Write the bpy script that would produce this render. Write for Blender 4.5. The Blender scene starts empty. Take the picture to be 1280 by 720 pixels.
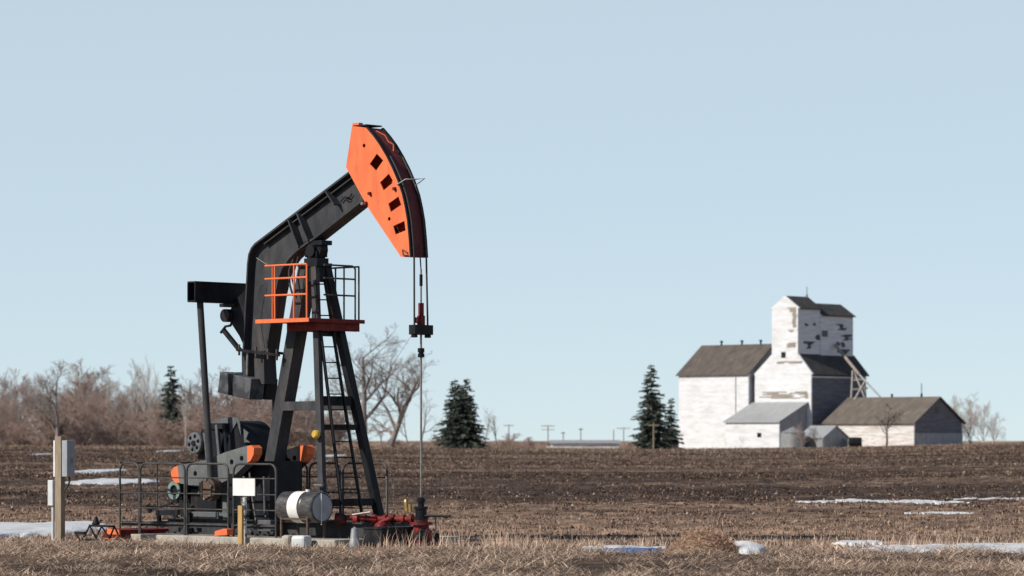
import bpy, bmesh, math, random
import numpy as np
from mathutils import Vector, Matrix
R = math.radians
sc = bpy.context.scene
col = sc.collection

# ------------------------------------------------------------------ camera, sky, sun, exposure
FPX, HOR, CZ = 4200.0, 550.0, 1.83          # focal length and eye line, in pixels of a 1280 px wide frame
cam = bpy.data.cameras.new('camera'); camo = bpy.data.objects.new('camera', cam); col.objects.link(camo)
camo.location = (0, 0, CZ); camo.rotation_euler = (R(90), 0, 0)
cam.sensor_width = 36; cam.lens = FPX / 1280 * 36; cam.shift_y = (HOR - 360) / 1280
cam.clip_start = 1; cam.clip_end = 20000
cam.dof.use_dof = True; cam.dof.focus_distance = 59.5; cam.dof.aperture_fstop = 2.8
sc.camera = camo
SUN_EL, SUN_AZ = 36.0, 242.0                # azimuth clockwise from +Y
w = bpy.data.worlds.new('World'); sc.world = w; w.use_nodes = True
nt = w.node_tree; bg = nt.nodes['Background']
sky = nt.nodes.new('ShaderNodeTexSky'); sky.sky_type = 'NISHITA'; sky.sun_disc = False
sky.sun_elevation = R(SUN_EL); sky.sun_rotation = R(SUN_AZ)
sky.air_density = 0.5; sky.dust_density = 0.0; sky.ozone_density = 1.0
# thin pale haze over the lower sky, clearing towards the zenith
_tc = nt.nodes.new('ShaderNodeTexCoord'); _sx = nt.nodes.new('ShaderNodeSeparateXYZ'); _mr = nt.nodes.new('ShaderNodeMapRange'); _mx = nt.nodes.new('ShaderNodeMix')
_mr.interpolation_type = 'SMOOTHSTEP'; _mr.inputs[1].default_value = .12; _mr.inputs[2].default_value = .6; _mr.inputs[3].default_value = .75; _mr.inputs[4].default_value = 0.0
_mx.data_type = 'RGBA'; _mx.inputs[7].default_value = (5.95, 7.15, 7.75, 1)
nt.links.new(_tc.outputs['Generated'], _sx.inputs[0]); nt.links.new(_sx.outputs['Z'], _mr.inputs[0]); nt.links.new(_mr.outputs[0], _mx.inputs[0])
nt.links.new(sky.outputs[0], _mx.inputs[6]); nt.links.new(_mx.outputs[2], bg.inputs[0]); bg.inputs[1].default_value = 0.10
sl = bpy.data.lights.new('sun', 'SUN'); sl.energy = 4.5; sl.angle = R(0.5); sl.color = (1.0, 0.93, 0.83)
so = bpy.data.objects.new('sun', sl); col.objects.link(so)
sd = Vector((math.sin(R(SUN_AZ)) * math.cos(R(SUN_EL)), math.cos(R(SUN_AZ)) * math.cos(R(SUN_EL)), math.sin(R(SUN_EL))))
so.rotation_euler = sd.to_track_quat('Z', 'Y').to_euler(); so.location = (-60, -40, 60)
vs = sc.view_settings; vs.view_transform = 'Standard'; vs.look = 'None'; vs.exposure = 0.10; vs.gamma = 1.0

# ------------------------------------------------------------------ helpers
def mat(name, c, c2=None, scale=3.0, rough=0.7, metal=0.0, stretch=(1, 1, 1), lo=0.4, hi=0.62, bump=0.0, c3=None, s3=0.6, lo3=.55, hi3=.7, attr=None, spec=0.3):
    m = bpy.data.materials.new(name); m.use_nodes = True
    t = m.node_tree; b = t.nodes['Principled BSDF']
    b.inputs['Roughness'].default_value = rough; b.inputs['Metallic'].default_value = metal
    b.inputs['Specular IOR Level'].default_value = spec
    if attr:
        a = t.nodes.new('ShaderNodeAttribute'); a.attribute_name = attr
        t.links.new(a.outputs['Color'], b.inputs['Base Color']); return m
    b.inputs['Base Color'].default_value = (*c, 1)
    tc = t.nodes.new('ShaderNodeTexCoord'); mp = t.nodes.new('ShaderNodeMapping'); mp.inputs['Scale'].default_value = stretch
    t.links.new(tc.outputs['Object'], mp.inputs['Vector'])
    def noise(s, l, h, det=6):
        n = t.nodes.new('ShaderNodeTexNoise'); n.inputs['Scale'].default_value = s; n.inputs['Detail'].default_value = det
        n.inputs['Roughness'].default_value = .65
        t.links.new(mp.outputs[0], n.inputs['Vector'])
        r = t.nodes.new('ShaderNodeMapRange'); r.inputs[1].default_value = l; r.inputs[2].default_value = h
        t.links.new(n.outputs['Fac'], r.inputs[0]); return n, r
    out = None
    if c2:
        n, r = noise(scale, lo, hi)
        x = t.nodes.new('ShaderNodeMix'); x.data_type = 'RGBA'
        x.inputs[6].default_value = (*c, 1); x.inputs[7].default_value = (*c2, 1)
        t.links.new(r.outputs[0], x.inputs[0]); out = x.outputs[2]
        if bump:
            bp = t.nodes.new('ShaderNodeBump'); bp.inputs['Strength'].default_value = bump; bp.inputs['Distance'].default_value = .05
            t.links.new(n.outputs['Fac'], bp.inputs['Height']); t.links.new(bp.outputs[0], b.inputs['Normal'])
    if c3:
        n3, r3 = noise(s3, lo3, hi3)
        y = t.nodes.new('ShaderNodeMix'); y.data_type = 'RGBA'
        if out: t.links.new(out, y.inputs[6])
        else: y.inputs[6].default_value = (*c, 1)
        y.inputs[7].default_value = (*c3, 1); t.links.new(r3.outputs[0], y.inputs[0]); out = y.outputs[2]
    if out: t.links.new(out, b.inputs['Base Color'])
    return m

def tag(o, label=None, cat=None, group=None, kind=None):
    if label: o['label'] = label
    if cat: o['category'] = cat
    if group: o['group'] = group
    if kind: o['kind'] = kind
    return o

def thing(name, label, cat, loc=(0, 0, 0), rz=0.0, group=None):
    o = bpy.data.objects.new(name, None); col.objects.link(o); o.empty_display_size = .3
    o.location = loc; o.rotation_euler = (0, 0, rz)
    return tag(o, label, cat, group)

def frame_of(p, q, up=(0, 0, 1)):
    d = (Vector(q) - Vector(p)).normalized(); u = Vector(up)
    if abs(d.dot(u)) > .98: u = Vector((1, 0, 0))
    s = d.cross(u).normalized(); return d, s, s.cross(d).normalized()

class MB:
    def __init__(s): s.v = []; s.f = []; s.sm = []
    def add(s, vs_, fs, smooth=False):
        k = len(s.v); s.v += [tuple(a) for a in vs_]
        for f in fs: s.f.append(tuple(i + k for i in f)); s.sm.append(smooth)
        return s
    def box(s, x0, x1, y0, y1, z0, z1):
        vs_ = [(x, y, z) for z in (z0, z1) for x, y in ((x0, y0), (x1, y0), (x1, y1), (x0, y1))]
        return s.add(vs_, [(3, 2, 1, 0), (4, 5, 6, 7), (0, 1, 5, 4), (1, 2, 6, 5), (2, 3, 7, 6), (3, 0, 4, 7)])
    def bar(s, p, q, wd, ht, up=(0, 0, 1)):              # rectangular bar, wd across, ht along up
        p, q = Vector(p), Vector(q); d, a, b = frame_of(p, q, up)
        vs_ = [c + a * sx * wd / 2 + b * sy * ht / 2 for c in (p, q) for sx, sy in ((-1, -1), (1, -1), (1, 1), (-1, 1))]
        return s.add(vs_, [(0, 1, 2, 3), (7, 6, 5, 4), (1, 0, 4, 5), (2, 1, 5, 6), (3, 2, 6, 7), (0, 3, 7, 4)])
    def tube(s, pts, r, n=8, smooth=True, cap=True):
        pts = [Vector(p) for p in pts]; m = len(pts); rs = r if isinstance(r, (list, tuple)) else [r] * m
        vs_, fs = [], []; d0, a, b = frame_of(pts[0], pts[1])
        for i, p in enumerate(pts):
            d = (pts[min(i + 1, m - 1)] - pts[max(i - 1, 0)]).normalized()
            a = (a - d * a.dot(d)).normalized(); b = d.cross(a)
            for j in range(n):
                t = 2 * math.pi * j / n; vs_.append(p + (a * math.cos(t) + b * math.sin(t)) * rs[i])
        for i in range(m - 1):
            for j in range(n):
                k = (j + 1) % n; fs.append((i * n + j, i * n + k, (i + 1) * n + k, (i + 1) * n + j))
        s.add(vs_, fs, smooth)
        if cap: s.add(vs_[:n], [tuple(range(n - 1, -1, -1))]); s.add(vs_[-n:], [tuple(range(n))])
        return s
    def lathe(s, p, q, prof, n=24, smooth=True):         # prof: (t along the axis in metres, radius)
        p, q = Vector(p), Vector(q); d, a, b = frame_of(p, q)
        for i in range(len(prof) - 1):
            vs_ = []
            for t, r in (prof[i], prof[i + 1]):
                for j in range(n):
                    g = 2 * math.pi * j / n; vs_.append(p + d * t + (a * math.cos(g) + b * math.sin(g)) * r)
            s.add(vs_, [(j, (j + 1) % n, n + (j + 1) % n, n + j) for j in range(n)], smooth)
        return s
    def prism(s, poly, y0, y1):                          # poly in (x, z), extruded along y
        n = len(poly); vs_ = [(x, y0, z) for x, z in poly] + [(x, y1, z) for x, z in poly]
        return s.add(vs_, [tuple(range(n)), tuple(range(2 * n - 1, n - 1, -1))] + [(i, i + n, (i + 1) % n + n, (i + 1) % n) for i in range(n)])
    def ribbon(s, path, y0, y1, th):                     # a plate bent along a path in (x, z), thickness th to its left
        n = len(path); off = []
        for i, (x, z) in enumerate(path):
            a = path[max(i - 1, 0)]; b = path[min(i + 1, n - 1)]
            dx, dz = b[0] - a[0], b[1] - a[1]; L = math.hypot(dx, dz); off.append((x - dz / L * th, z + dx / L * th))
        return s.prism(list(path) + off[::-1], y0, y1)
    def build(s, name, m, parent=None, bevel=0, loc=None):
        me = bpy.data.meshes.new(name); me.from_pydata(s.v, [], s.f)
        me.polygons.foreach_set('use_smooth', s.sm)
        bm = bmesh.new(); bm.from_mesh(me); bmesh.ops.recalc_face_normals(bm, faces=bm.faces); bm.to_mesh(me); bm.free()
        me.materials.append(m); o = bpy.data.objects.new(name, me); col.objects.link(o)
        if parent: o.parent = parent
        if loc: o.location = loc
        if bevel:
            b = o.modifiers.new('bevel', 'BEVEL'); b.width = bevel; b.segments = 2; b.limit_method = 'ANGLE'
        return o

def cut(o, cutter):                                       # real openings: subtract and bake into the mesh
    me = bpy.data.meshes.new('tmp'); me.from_pydata(cutter.v, [], cutter.f)
    bm = bmesh.new(); bm.from_mesh(me); bmesh.ops.recalc_face_normals(bm, faces=bm.faces); bm.to_mesh(me); bm.free()
    c = bpy.data.objects.new('tmp', me); col.objects.link(c); c.parent = o.parent
    md = o.modifiers.new('cut', 'BOOLEAN'); md.operation = 'DIFFERENCE'; md.object = c; md.solver = 'EXACT'
    bpy.context.view_layer.update()
    new = bpy.data.meshes.new_from_object(o.evaluated_get(bpy.context.evaluated_depsgraph_get()))
    o.modifiers.remove(md); o.data = new
    bpy.data.objects.remove(c); bpy.data.meshes.remove(me)

class Frame:                                              # a local frame standing on the ground: x = u, y = v
    def __init__(s, px, Y, yaw=43.0, z=0.0):
        t = R(yaw); s.o = Vector(((px - 640) / FPX * Y, Y, z)); s.rz = -t
        s.u = Vector((math.cos(t), -math.sin(t), 0)); s.v = Vector((math.sin(t), math.cos(t), 0)); s.c = Vector((0, 0, CZ))
    def ray(s, px, py): return Vector(((px - 640) / FPX, 1, (HOR - py) / FPX))
    def at(s, px, py, v=0.0):
        d = s.ray(px, py); P = s.c + d * ((v - (s.c - s.o).dot(s.v)) / d.dot(s.v)) - s.o
        return Vector((P.dot(s.u), v, P.z))
    def atu(s, px, py, u=0.0):
        d = s.ray(px, py); P = s.c + d * ((u - (s.c - s.o).dot(s.u)) / d.dot(s.u)) - s.o
        return Vector((u, P.dot(s.v), P.z))
    def w(s, u, v, z=0.0): return s.o + s.u * u + s.v * v + Vector((0, 0, z))

rng = np.random.default_rng(7); random.seed(7)
_T = rng.random((256, 256))
def vn(x, y, k=0):
    x = np.asarray(x, float) + k * 17.31; y = np.asarray(y, float) + k * 9.17
    ix = np.floor(x).astype(int); iy = np.floor(y).astype(int); fx = x - ix; fy = y - iy
    fx = fx * fx * (3 - 2 * fx); fy = fy * fy * (3 - 2 * fy)
    g = lambda a, b: _T[a & 255, b & 255]
    return (g(ix, iy) * (1 - fx) + g(ix + 1, iy) * fx) * (1 - fy) + (g(ix, iy + 1) * (1 - fx) + g(ix + 1, iy + 1) * fx) * fy

# ------------------------------------------------------------------ materials
M = {}
M['black'] = mat('black_paint', (.009, .010, .013), (.020, .021, .025), 3, .5, c3=(.06, .042, .034), s3=2.2, lo3=.58, hi3=.78, stretch=(1.5, 1.5, .6), spec=.15)
M['beam'] = mat('charcoal_paint', (.036, .038, .044), (.062, .062, .066), 2.2, .55, c3=(.12, .095, .078), s3=2, lo3=.56, hi3=.8, stretch=(1.5, 1.5, .6), spec=.15)
M['grey'] = mat('grey_paint', (.105, .115, .118), (.155, .162, .16), 3, .6, c3=(.07, .065, .06), s3=4, lo3=.58, hi3=.72)
M['midgrey'] = mat('dull_grey_paint', (.085, .092, .10), (.13, .135, .14), 4, .6, c3=(.03, .03, .03), s3=4, lo3=.56, hi3=.7)
M['orange'] = mat('orange_paint', (.82, .185, .066), (.70, .15, .055), 2.5, .55, stretch=(2.5, 2.5, .6), c3=(.45, .13, .07), s3=3, lo3=.58, hi3=.8)
M['orange_shade'] = mat('orange_in_shade', (.13, .036, .042), (.16, .05, .05), 4, .6, spec=.1)  # orange head front darkened to maroon, its shade put into the colour
M['red'] = mat('red_paint', (.27, .018, .02), (.15, .014, .016), 6, .55, c3=(.03, .015, .015), s3=8, lo3=.44, hi3=.58)
M['darkred'] = mat('dark_red_and_shade', (.12, .017, .018), (.20, .03, .024), 5, .6, spec=.15)  # real dark red, also used as orange darkened for shade
M['steel'] = mat('bare_steel', (.30, .29, .27), (.2, .18, .16), 8, .45, .5)
M['rust'] = mat('rusty_iron', (.12, .075, .055), (.07, .05, .042), 9, .8)
M['rope'] = mat('wire_rope', (.03, .03, .032), (.06, .055, .05), 30, .6)
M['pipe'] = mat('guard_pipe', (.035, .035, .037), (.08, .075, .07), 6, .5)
M['white'] = mat('white_paint', (.80, .80, .78), (.70, .69, .66), 5, .6)
M['teal'] = mat('teal_paint', (.14, .20, .19), (.20, .26, .24), 6, .6)
M['concrete'] = mat('concrete', (.42, .39, .34), (.30, .27, .23), 5, .95, bump=.3)
M['yellow'] = mat('yellow_paint', (.65, .42, .06), (.5, .32, .05), 6, .5)
M['brass'] = mat('brass', (.45, .30, .12), (.3, .2, .08), 8, .4, .6)
M['wood'] = mat('weathered_wood', (.33, .26, .19), (.22, .17, .125), 5, .9, stretch=(6, 6, .7))
M['stake'] = mat('new_lumber', (.50, .32, .13), (.40, .25, .10), 5, .9, stretch=(6, 6, .7))
M['boxgrey'] = mat('grey_enamel', (.34, .355, .385), (.28, .295, .325), 4, .6, spec=.1)
M['conduit'] = mat('pale_pvc', (.62, .64, .65), (.52, .54, .55), 4, .5)
M['siding'] = mat('white_siding', (.70, .72, .75), (.54, .53, .52), .55, .85, stretch=(.7, .7, 3.0), lo=.44, hi=.72, c3=(.44, .41, .38), s3=.8, lo3=.58, hi3=.8)
M['siding3'] = mat('white_side_siding', (.72, .73, .76), (.58, .59, .62), 1, .85, stretch=(.4, .4, 3), c3=(.3, .29, .3), s3=1.5, lo3=.66, hi3=.74)
M['siding2'] = mat('peeling_siding', (.70, .695, .69), (.50, .455, .415), .8, .9, stretch=(.45, .45, 3.6), lo=.42, hi=.62, c3=(.30, .24, .19), s3=1.2, lo3=.55, hi3=.66)
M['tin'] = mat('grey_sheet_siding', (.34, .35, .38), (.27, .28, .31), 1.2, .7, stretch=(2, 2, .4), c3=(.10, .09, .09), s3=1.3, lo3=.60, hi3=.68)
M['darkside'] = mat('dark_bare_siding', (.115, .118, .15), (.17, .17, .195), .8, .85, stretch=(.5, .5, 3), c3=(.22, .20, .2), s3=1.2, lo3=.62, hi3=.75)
M['shingle'] = mat('weathered_shingles', (.125, .105, .092), (.085, .072, .064), .9, .9, stretch=(1.2, .5, .5), c3=(.21, .185, .165), s3=1.4, lo3=.58, hi3=.78)
M['shingle2'] = mat('brown_shingles', (.155, .132, .112), (.115, .098, .084), .9, .9, stretch=(1.2, .5, .5), c3=(.25, .215, .18), s3=1.4, lo3=.56, hi3=.78)
M['darkroof'] = mat('dark_shingles', (.05, .048, .05), (.075, .07, .07), 1, .85)
M['tinroof'] = mat('sheet_metal_roof', (.40, .41, .42), (.33, .34, .35), 1, .5, .2, stretch=(3, .5, .5))
M['bare_wood'] = mat('bare_boards', (.36, .315, .275), (.25, .215, .185), 1.5, .9, stretch=(.5, .5, 4))
M['glass'] = mat('dark_window', (.012, .013, .016), None, rough=.25, spec=.5)
M['galv'] = mat('galvanised_steel', (.33, .34, .35), (.25, .255, .26), 1.5, .5, .3)
M['bark_grey'] = mat('grey_bark', (.21, .178, .16), (.30, .255, .23), 2, .95)
M['bark_pink'] = mat('reddish_twigs', (.34, .245, .21), (.43, .33, .285), 2, .95)
M['bark_pale'] = mat('pale_bark', (.46, .41, .37), (.54, .49, .45), 2, .95)
M['bark_dark'] = mat('dark_brown_bark', (.085, .062, .052), (.13, .10, .085), 2, .95)
M['spruce'] = mat('spruce_needles', (.042, .058, .048), (.085, .10, .075), 1.2, .8, c3=(.17, .14, .10), s3=.9, lo3=.60, hi3=.76)
M['snow'] = mat('old_snow', (.66, .68, .70), (.52, .54, .56), 2.2, .75, c3=(.38, .34, .29), s3=3, lo3=.56, hi3=.76, bump=.3)
M['ice'] = mat('meltwater_ice', (.12, .20, .36), (.2, .28, .42), 2, .12, spec=.6)
M['blue'] = mat('blue_sheet', (.07, .13, .30), (.12, .18, .36), 3, .6)
M['col'] = mat('tinted_by_point', (0, 0, 0), attr='Col', rough=.95, spec=.1)

# ------------------------------------------------------------------ terrain
CREST = 430.0
_cp = [-2000, -200, 0, 300, 640, 850, 1050, 1150, 1280, 1500, 3000]
_cy = [554, 554, 555, 557, 560, 561, 559, 556.5, 553.5, 551, 551]
def terr(x, y):
    x = np.asarray(x, float); y = np.asarray(y, float)
    px = 640 + x / np.maximum(y, 120.0) * FPX
    yc = np.interp(px, _cp, _cy); zc = CZ - (yc - HOR) * CREST / FPX
    up = np.clip((y - 75) / (CREST - 75), 0, 1) ** 1.25
    dn = np.clip((y - CREST) / 130.0, 0, 1); dn = dn * dn * (3 - 2 * dn)
    return np.where(y < CREST, zc * up, zc * (1 - dn) - 0.9 * dn)
def gp(px, py, y0=30.0, y1=429.0):                         # where a sight line meets the ground
    ys = np.geomspace(y0, y1, 6000); zz = CZ + (HOR - py) / FPX * ys; xx = (px - 640) / FPX * ys
    k = np.where(zz <= terr(xx, ys))[0]; k = k[0] if len(k) else len(ys) - 1
    return float(xx[k]), float(ys[k]), float(terr(xx[k], ys[k]))

def grass_edge(x): return np.interp(x, [-14, -9.5, -7.2, -3.1, -1.6, 0.0, 3, 12], [62.2, 61.6, 60.4, 56.9, 56.6, 57.2, 56.6, 56.4])

rows = np.concatenate([[-400, -60, -10, 8, 20, 30, 36], np.geomspace(40, 470, 1100), [476, 485, 500, 520, 545, 580, 640, 750, 900, 1200, 1700, 2600, 4200, 9000]])
cs = np.linspace(-1, 1, 440); out = np.array([1.3, 2, 4, 10, 40, 200.])
cols = np.concatenate([-out[::-1], cs, out])
hw = np.maximum(.185 * np.abs(rows) + 2.5, 10.0)
X = np.clip(cols[None, :] * hw[:, None], -9000, 9000); Yg = np.repeat(rows[:, None], len(cols), 1)
Z = terr(X, Yg)
fade = np.clip((Yg - 52) / 6, .35, 1) * np.clip((900 - Yg) / 450, 0, 1) * (np.abs(cols)[None, :] < 1.4)
clod = (vn(X / .30, Yg / .4) - .5) * .05 + (vn(X / .13, Yg / .17, 3) - .5) * .06 + (vn(X / 1.1, Yg / .9, 5) - .5) * .06
fur = np.abs(vn(X / 5, Yg / .75, 8) - .5) * -np.interp(Yg, [60, 80, 120], [.03, .05, .10])
far = 1 + np.clip((Yg - 120) / 250, 0, 1) * .3
rowh = (vn(X / 30, Yg / 9, 11) - .5) * .09 * np.clip((Yg - 90) / 60, 0, 1) * np.clip((CREST - 10 - Yg) / 60, 0, 1)
site = np.clip(np.hypot((X + 4.2) / 4.8, (Yg - 60.4) / 3.6) - .8, 0, 1)
Z = Z + (clod + fur) * fade * far * (.25 + .75 * site) + rowh
straw = np.interp(Yg, [40, 58, 64, 80, 88, 105, 150, 175, 200, 260, 300, 360, 420, 470, 700], [.5, .6, .78, .72, .48, .16, .08, .22, .10, .10, .34, .22, .5, .7, .8])
straw = straw + (vn(X / .5, Yg / 1.6, 27) - .5) * .5 + (vn(X / 14, Yg / 5, 21) - .5) * .7 + (vn(X / 40, Yg / 14, 25) - .5) * .5 * (Yg > 90) + (vn(X / 1.2, Yg / 1.0, 22) - .5) * .5 + (vn(X / .2, Yg / .25, 23) - .5) * .55
straw = np.clip(straw, 0, 1)[..., None]
soil = np.array([.060, .0415, .0335]) * (.25 + .75 * vn(X / .3, Yg / .4, 30)[..., None] + .75 * vn(X / .8, Yg / 2.5, 32)[..., None])
strc = np.array([.33, .222, .158]) * (.6 + .8 * vn(X / .25, Yg / .3, 31)[..., None])
C = soil * (1 - straw) + strc * straw
inside = (Yg < grass_edge(X) - .7)[..., None]; C = np.where(inside, C * .42, C)  # ground under the grass darkened, pit shade put into the colour
def np_mesh(name, V, F, m, C=None):
    me = bpy.data.meshes.new(name); V = np.ascontiguousarray(V, np.float32).reshape(-1, 3); F = np.ascontiguousarray(F, np.int32)
    nf, k = F.shape
    me.vertices.add(len(V)); me.vertices.foreach_set('co', V.ravel())
    me.loops.add(nf * k); me.loops.foreach_set('vertex_index', F.ravel())
    me.polygons.add(nf); me.polygons.foreach_set('loop_start', np.arange(0, nf * k, k, dtype=np.int32))
    me.update(calc_edges=True); me.validate()
    if C is not None:
        a = me.color_attributes.new('Col', 'FLOAT_COLOR', 'POINT')
        a.data.foreach_set('color', np.concatenate([C.reshape(-1, 3), np.ones((len(V), 1))], 1).astype(np.float32).ravel())
    me.materials.append(m); o = bpy.data.objects.new(name, me); col.objects.link(o); return o
nr, nc = X.shape; idx = np.arange(nr * nc).reshape(nr, nc)
F = np.stack([idx[:-1, :-1], idx[:-1, 1:], idx[1:, 1:], idx[1:, :-1]], -1).reshape(-1, 4)
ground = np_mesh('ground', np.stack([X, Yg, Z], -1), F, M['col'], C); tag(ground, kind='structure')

# ---- dry grass, stubble: leaf-sized faces
def blades(name, P, h, wd, lean, colr, kind='stuff', label=None, cat=None, curl=.6):
    n = len(P); a = rng.random(n) * 2 * np.pi; d = np.stack([np.cos(a), np.sin(a)], -1)
    s = rng.random(n) * 2 * np.pi; side = np.stack([np.cos(s), np.sin(s), np.zeros(n)], -1)
    lean = np.clip(lean, 0, 1.5); V = np.zeros((n, 5, 3)); V[:, 0] = P - side * wd[:, None]; V[:, 1] = P + side * wd[:, None]
    up = np.cos(lean); ho = np.sin(lean)
    mid = P + np.concatenate([d * (ho * h * .5)[:, None], (up * h * .55)[:, None]], 1)
    l2 = np.clip(lean + curl * rng.random(n), 0, 1.75)
    tip = mid + np.concatenate([d * (np.sin(l2) * h * .5)[:, None], (np.cos(l2) * h * .5)[:, None]], 1)
    V[:, 2] = mid - side * wd[:, None] * .75; V[:, 3] = mid + side * wd[:, None] * .75; V[:, 4] = tip
    b = np.arange(n)[:, None] * 5
    T = np.concatenate([b + [0, 1, 3], b + [0, 3, 2], b + [2, 3, 4]], 0)
    o = np_mesh(name, V, T, M['col'], np.repeat(colr[:, None], 5, 1)); tag(o, label, cat, kind=kind); return o
def hue(n, lo=.6):
    t = rng.random((n, 1)); k = lo + (1.3 - lo) * rng.random((n, 1))
    return (np.array([.62, .48, .37]) * (1 - t) + np.array([.42, .30, .23]) * t) * k

n = 230000
gy = 43 + (62.4 - 43) * rng.random(n) ** .9; gx = (rng.random(n) * 2 - 1) * (.165 * gy + 1.0)
def tuss(x, y): return np.clip(vn(x / .5, y / .7, 41) * .55 + vn(x / .22, y / .3, 43) * .35 + vn(x / 2.2, y / 1.6, 42) * .35 - .32, 0, 1)
clump = tuss(gx, gy)
keep = (gy < grass_edge(gx) + rng.normal(0, .25, n)) & (clump > .12 + .36 * rng.random(n)); gx, gy, clump = gx[keep], gy[keep], clump[keep]
n = len(gx); P = np.stack([gx, gy, terr(gx, gy) + rng.random(n) * .13 * clump - .03], -1)
gh = (.08 + .20 * rng.random(n)) * (.6 + clump)
blades('dry_grass', P, gh, .003 + .006 * rng.random(n) ** 2, np.clip(rng.normal(1.42, .22, n), .3, 1.62), hue(n, .4) * (.3 + 1.35 * clump[:, None]), label='matted straw coloured dry grass along the near edge of the field', cat='grass', curl=.35)  # blades in thin clumps darkened, shade of the pits painted in
n2 = 70000
ay = 43 + (61.5 - 43) * rng.random(n2) ** .9; ax = (rng.random(n2) * 2 - 1) * (.165 * ay + 1.0); ac = tuss(ax, ay)
keep = (ay < grass_edge(ax) - .1 + rng.normal(0, .15, n2)) & (ac > .12 + .3 * rng.random(n2)); ax, ay, ac = ax[keep], ay[keep], ac[keep]; n2 = len(ax)
blades('dry_grass_leaves', np.stack([ax, ay, terr(ax, ay) + (.03 + .11 * rng.random(n2)) * ac], -1), (.08 + .16 * rng.random(n2)) * (.6 + .8 * ac), .003 + .006 * rng.random(n2) ** 2, np.clip(rng.normal(1.35, .28, n2), .2, 1.6), hue(n2, .4) * (.55 + .85 * ac[:, None]), label='broad bleached grass leaves lying over the matted grass', cat='grass', curl=.45)
# upright wisps along the edge of the grass
wx, wy, wh = [], [], []
for cx, cy, sx, sy, k, hh in ((-1.5, 56.9, .5, .7, 160, .3), (-.25, 57.6, .45, .8, 300, .36), (.3, 57.9, 1.6, .6, 360, .18), (7.2, 57.2, 1.9, .5, 700, .24), (4.6, 57, 1.6, .4, 300, .2), (-6.2, 59.4, 2.4, .4, 260, .12),
                              (-2.9, 57.0, 1.0, .3, 160, .13), (-4.6, 58.0, .9, .3, 110, .12), (-9, 60.6, 1.2, .4, 150, .14), (1.6, 56.6, 1.2, .4, 320, .2), (3.2, 56.5, .5, .5, 350, .2)):
    wx.append(rng.normal(cx, sx, k)); wy.append(rng.normal(cy, sy, k)); wh.append(hh * (.5 + .8 * rng.random(k)))
wx, wy, wh = map(np.concatenate, (wx, wy, wh)); kp = vn(wx / .35, wy / .6, 77) > .42; wx, wy, wh = wx[kp], wy[kp], wh[kp]; n = len(wx)
blades('dry_grass_stalks', np.stack([wx, wy, terr(wx, wy) - .01], -1), wh, .0025 + .003 * rng.random(n), np.abs(rng.normal(.15, .28, n)), hue(n, .85) * 1.15, label='taller upright dry grass stalks at the field edge', cat='grass', curl=.5)
# stubble and straw litter lying over the worked soil
n = 60000
t = rng.random(n); sy = 58 * (CREST / 58) ** (t ** 1.15); sx = (rng.random(n) * 2 - 1) * (.17 * sy + 1)
pr = np.interp(sy, [58, 80, 95, 150, 300, 430], [1, .85, .25, .14, .25, .8]) * (.2 + vn(sx / 5, sy / 3, 50)); keep = (rng.random(n) < pr) & (np.hypot((sx + 4.2) / 4.2, (sy - 60.3) / 2.6) > 1)
sx, sy = sx[keep], sy[keep]; n = len(sx); big = 1 + np.clip((sy - 70) / 200, 0, 1.6)
blades('field_stubble', np.stack([sx, sy, terr(sx, sy) - .02], -1), (.04 + .10 * rng.random(n)) * big, (.005 + .006 * rng.random(n)) * big, np.clip(rng.normal(.85, .5, n), 0, 1.5), hue(n, .4) * .78, label='short broken stubble and straw scattered over the ploughed field', cat='stubble')
n3 = 16000
fy = 330 + 98 * rng.random(n3); fx = (rng.random(n3) * 2 - 1) * (.17 * fy + 1); kp = vn(fx / 6, fy / 14, 91) > .40 + .3 * rng.random(n3); fx, fy = fx[kp], fy[kp]; n3 = len(fx)
blades('crest_weeds', np.stack([fx, fy, terr(fx, fy) - .02], -1), .12 + .34 * rng.random(n3) ** 2, .015 + .02 * rng.random(n3), np.abs(rng.normal(.2, .3, n3)), hue(n3, .45) * .62, label='thin dry weeds along the far crest of the field', cat='weeds')
n4 = 190000
t = rng.random(n4); cy = 60 * (428 / 60) ** t; cx = (rng.random(n4) * 2 - 1) * (.165 * cy + 1)
kp = (np.hypot((cx + 4.2) / 4.2, (cy - 60.3) / 2.6) > 1) & (vn(cx / 1.2, cy / 2.5, 93) > .2 + .3 * rng.random(n4)); cx, cy = cx[kp], cy[kp]; n4 = len(cx)
ps = np.interp(cy, [60, 64, 85, 110, 170, 200, 300, 360, 428], [.75, .75, .5, .14, .12, .25, .16, .35, .55]) * (.5 + vn(cx / 9, cy / 6, 94))
cc_ = np.where((rng.random(n4) < ps)[:, None], np.array([.30, .205, .148]), np.array([.057, .040, .032])) * (.35 + 1.15 * rng.random((n4, 1)))
bg_ = 1 + np.clip((cy - 80) / 160, 0, 1.6)
blades('field_residue', np.stack([cx, cy, terr(cx, cy) - .02], -1), (.03 + .07 * rng.random(n4)) * bg_, (.008 + .014 * rng.random(n4)) * bg_, np.clip(rng.normal(.7, .45, n4), 0, 1.5), cc_, label='fine crop residue and soil crumbs all over the ploughed field', cat='residue')
n5 = 42000
cy = 56.5 + 24 * rng.random(n5) ** 1.3; cx = (rng.random(n5) * 2 - 1) * (.165 * cy + 1)
kp = (np.hypot((cx + 4.2) / 4.2, (cy - 60.3) / 2.6) > 1) & (vn(cx / .5, cy / .9, 97) > .25 + .3 * rng.random(n5)); cx, cy = cx[kp], cy[kp]; n5 = len(cx)
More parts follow.
